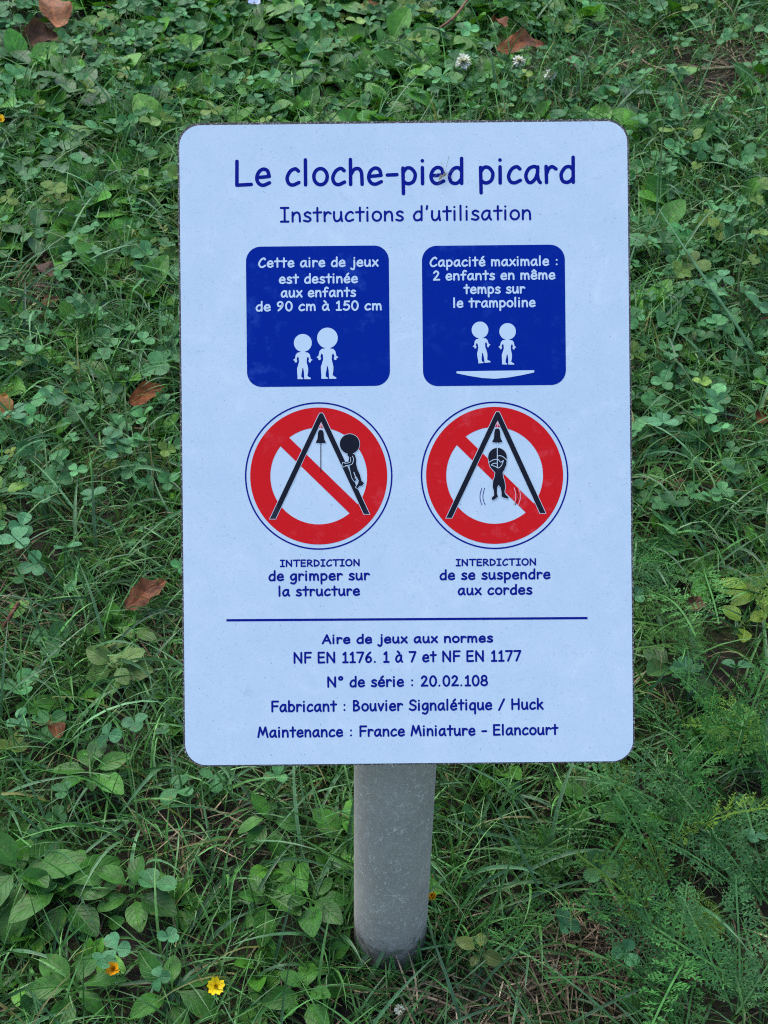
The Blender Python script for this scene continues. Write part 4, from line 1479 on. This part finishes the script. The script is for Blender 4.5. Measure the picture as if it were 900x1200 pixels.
# living grass in three habits
g = Geo()
p = scatter(170000, w_grass)
k = len(p)
clump = .5 + .5 * np.sin(p[:, 0] * 23 + 2 * np.sin(p[:, 1] * 19)) * np.sin(p[:, 1] * 21 + 2 * np.sin(p[:, 0] * 17))
az = RNG.uniform(0, 6.28, k)
cols = tint(k, G1, G2, .34) * (1 - .25 * clump)[:, None] + np.array(G3) * (.22 * clump)[:, None]
ylw = RNG.uniform(0, 1, k) < .05
cols[ylw] = tint(ylw.sum(), (.16, .18, .04), (.22, .19, .08), .2)
blades(g, p, az, RNG.gamma(6, .0095, k).clip(.02, .12), RNG.uniform(.0012, .0027, k), RNG.uniform(.35, 1.45, k), RNG.normal(1.15, .6, k), cols, 6)
p = scatter(16000, lambda u, v: w_grass(u, v) * (1 - .95 * np.clip(1.3 * blob(u, v, 705, 1140, 95, 85), 0, 1)) * (.35 + .65 * step(v, 150, 500)))
k = len(p)
blades(g, p, RNG.uniform(0, 6.28, k), RNG.uniform(.06, .14, k), RNG.uniform(.0024, .0042, k), RNG.uniform(.5, 1.3, k), RNG.normal(1.3, .5, k),
       tint(k, (.040, .120, .042), (.088, .20, .082), .25), 8)
p = scatter(13000, lambda u, v: w_grass(u, v) * (.25 + .75 * step(v, 120, 300)))
k = len(p)
blades(g, p + [0, 0, .004], RNG.uniform(0, 6.28, k), RNG.uniform(.035, .085, k), RNG.uniform(.0010, .0021, k), RNG.uniform(.4, 1.3, k), RNG.normal(1.2, .6, k),
       tint(k, (.10, .24, .075), (.17, .31, .13), .25), 6)
k = 230
a = RNG.uniform(0, 6.28, k)
rr = RNG.uniform(.032, .075, k)
p = np.stack([BASE[0] + rr * np.cos(a), BASE[1] + rr * np.sin(a), np.full(k, -.001)], -1)
blades(g, p, RNG.uniform(0, 6.28, k), RNG.uniform(.025, .06, k), RNG.uniform(.0014, .003, k), RNG.uniform(.8, 1.5, k), RNG.normal(.9, .5, k), tint(k, G1, G2, .3), 7)
props(g.build('grass', M_GRASS), 'green lawn grass blades around the post', None, None, 'stuff')['category'] = 'grass'
# coarser grass further out, beyond the frame
g = Geo()
x, y = RNG.uniform(-4, 4, 60000), RNG.uniform(-1.0, 8, 60000)
m = ~((abs(x) < 1.2) & (y > .3) & (y < 3.05))
p = np.stack([x, y, hgt(x, y)], -1)[m]
k = len(p)
blades(g, p, RNG.uniform(0, 6.28, k), RNG.uniform(.05, .12, k), RNG.uniform(.004, .009, k), RNG.uniform(.4, 1.4, k), RNG.normal(1.1, .5, k), tint(k, G1, G2, .25), 3)
props(g.build('grass', M_GRASS), 'lawn grass further out around the sign', None, None, 'stuff')['category'] = 'grass'

# clover carpet
g = Geo()
p = scatter(22000, w_clover)
k = len(p)
u, v = project(p)
cols = tint(k, (.032, .125, .034), (.064, .200, .070), .22)
yg = RNG.uniform(0, 1, k) < .10
cols[yg] = tint(yg.sum(), (.07, .15, .025), (.12, .19, .03), .15)
trefoils(g, p, RNG.uniform(0, 6.28, k), RNG.gamma(9, .00145, k).clip(.006, .021), RNG.uniform(.010, .050, k), RNG.normal(.15, .28, k), cols)
props(g.build('clover', M_CLOVER), 'blue green clover carpet growing through the lawn', None, None, 'stuff')['category'] = 'clover'

# small oval leaved ground cover
g = Geo()
p = scatter(10500, w_round)
k = len(p)
for tmset, frac in ((OVAL_T, .5), (ROUND_T, .5)):
    for (tv, tq, tuv) in tmset:
        m = RNG.uniform(0, 1, k) < .55
        for rep in range(2):
            kk = m.sum()
            g.many(tv, tq, tuv, rot_zyx(RNG.uniform(0, 6.28, kk), RNG.uniform(.1, 1.0, kk), RNG.normal(0, .35, kk)), RNG.gamma(7, .0052, kk).clip(.016, .07) * (1 - .38 * step(project(p[m])[1], 250, 700)), p[m] + [0, 0, .006],
                   tint(kk, (.026, .115, .012), (.070, .215, .022), .24))
props(g.build('leafy_weeds', M_LEAF), 'low leafy weeds covering the lawn above the sign', None, None, 'stuff')['category'] = 'weeds'

# feathery yarrow
g = Geo()
p = scatter(6500, w_yarrow)
k = len(p)
which = RNG.integers(0, 3, k)
cols = tint(k, (.026, .118, .020), (.066, .205, .046), .22)
yg = RNG.uniform(0, 1, k) < .10
cols[yg] = tint(yg.sum(), (.08, .17, .02), (.12, .21, .025), .12)
for w, (tv, tq, tuv) in enumerate(YARROW_T):
    m = which == w
    kk = m.sum()
    g.many(tv, tq, tuv, rot_zyx(RNG.uniform(0, 6.28, kk), RNG.uniform(.1, .9, kk), RNG.normal(0, .3, kk)), RNG.uniform(.06, .13, kk), p[m] + np.stack([np.zeros(kk), np.zeros(kk), RNG.uniform(.005, .035, kk)], -1), cols[m])
props(g.build('yarrow', M_FEATHER, smooth=False), 'feathery yarrow leaves at the lower right of the sign', None, None, 'stuff')['category'] = 'yarrow'

# moss tufts on the bare spots
g = Geo()
p = scatter(26000, lambda u, v: np.clip(.10 + 1.0 * (1.3 * blob(u, v, 850, 75, 90, 45) + blob(u, v, 120, 15, 60, 25) + blob(u, v, 235, 975, 40, 30) + blob(u, v, 20, 1150, 25, 30)), 0, 1), clear=0)
k = len(p)
blades(g, p, RNG.uniform(0, 6.28, k), RNG.uniform(.006, .016, k), RNG.uniform(.0012, .003, k), RNG.uniform(.3, 1.4, k), RNG.normal(.4, .4, k), tint(k, (.05, .06, .010), (.13, .14, .022), .25), 2)
props(g.build('moss', M_GRASS), 'olive moss tufts on bare soil', None, None, 'stuff')['category'] = 'moss'

# dew
M_DEW, nt, pb = new_mat('dew')
pb.inputs['Base Color'].default_value = (.9, .95, 1, 1)
pb.inputs['Roughness'].default_value = .03
pb.inputs['Transmission Weight'].default_value = 1.0
pb.inputs['IOR'].default_value = 1.33
import bmesh
bm = bmesh.new()
bmesh.ops.create_uvsphere(bm, u_segments=8, v_segments=6, radius=1.0)
dv = np.array([v.co[:] for v in bm.verts])
dq = np.array([[l.index for l in f.verts] if len(f.verts) == 4 else [f.verts[0].index, f.verts[1].index, f.verts[2].index, f.verts[2].index] for f in bm.faces])
dq4 = np.array([q for q in dq if q[2] != q[3]])
dq3 = [q[:3] for q in dq if q[2] == q[3]]
bm.free()
p = scatter(2600, lambda u, v: .25 + .6 * step(v, 200, 900), clear=0)
k = len(p)
p[:, 2] += RNG.uniform(.02, .06, k)
g = Geo()
g.many(dv, dq4, np.tile([.5, .5], (len(dv), 1)), np.repeat(np.eye(3)[None], k, 0), RNG.uniform(.0007, .0015, k), p, np.ones((k, 3)))
props(g.build('dew', M_DEW), 'dew drops on the grass tips', None, None, 'stuff')['category'] = 'dew'
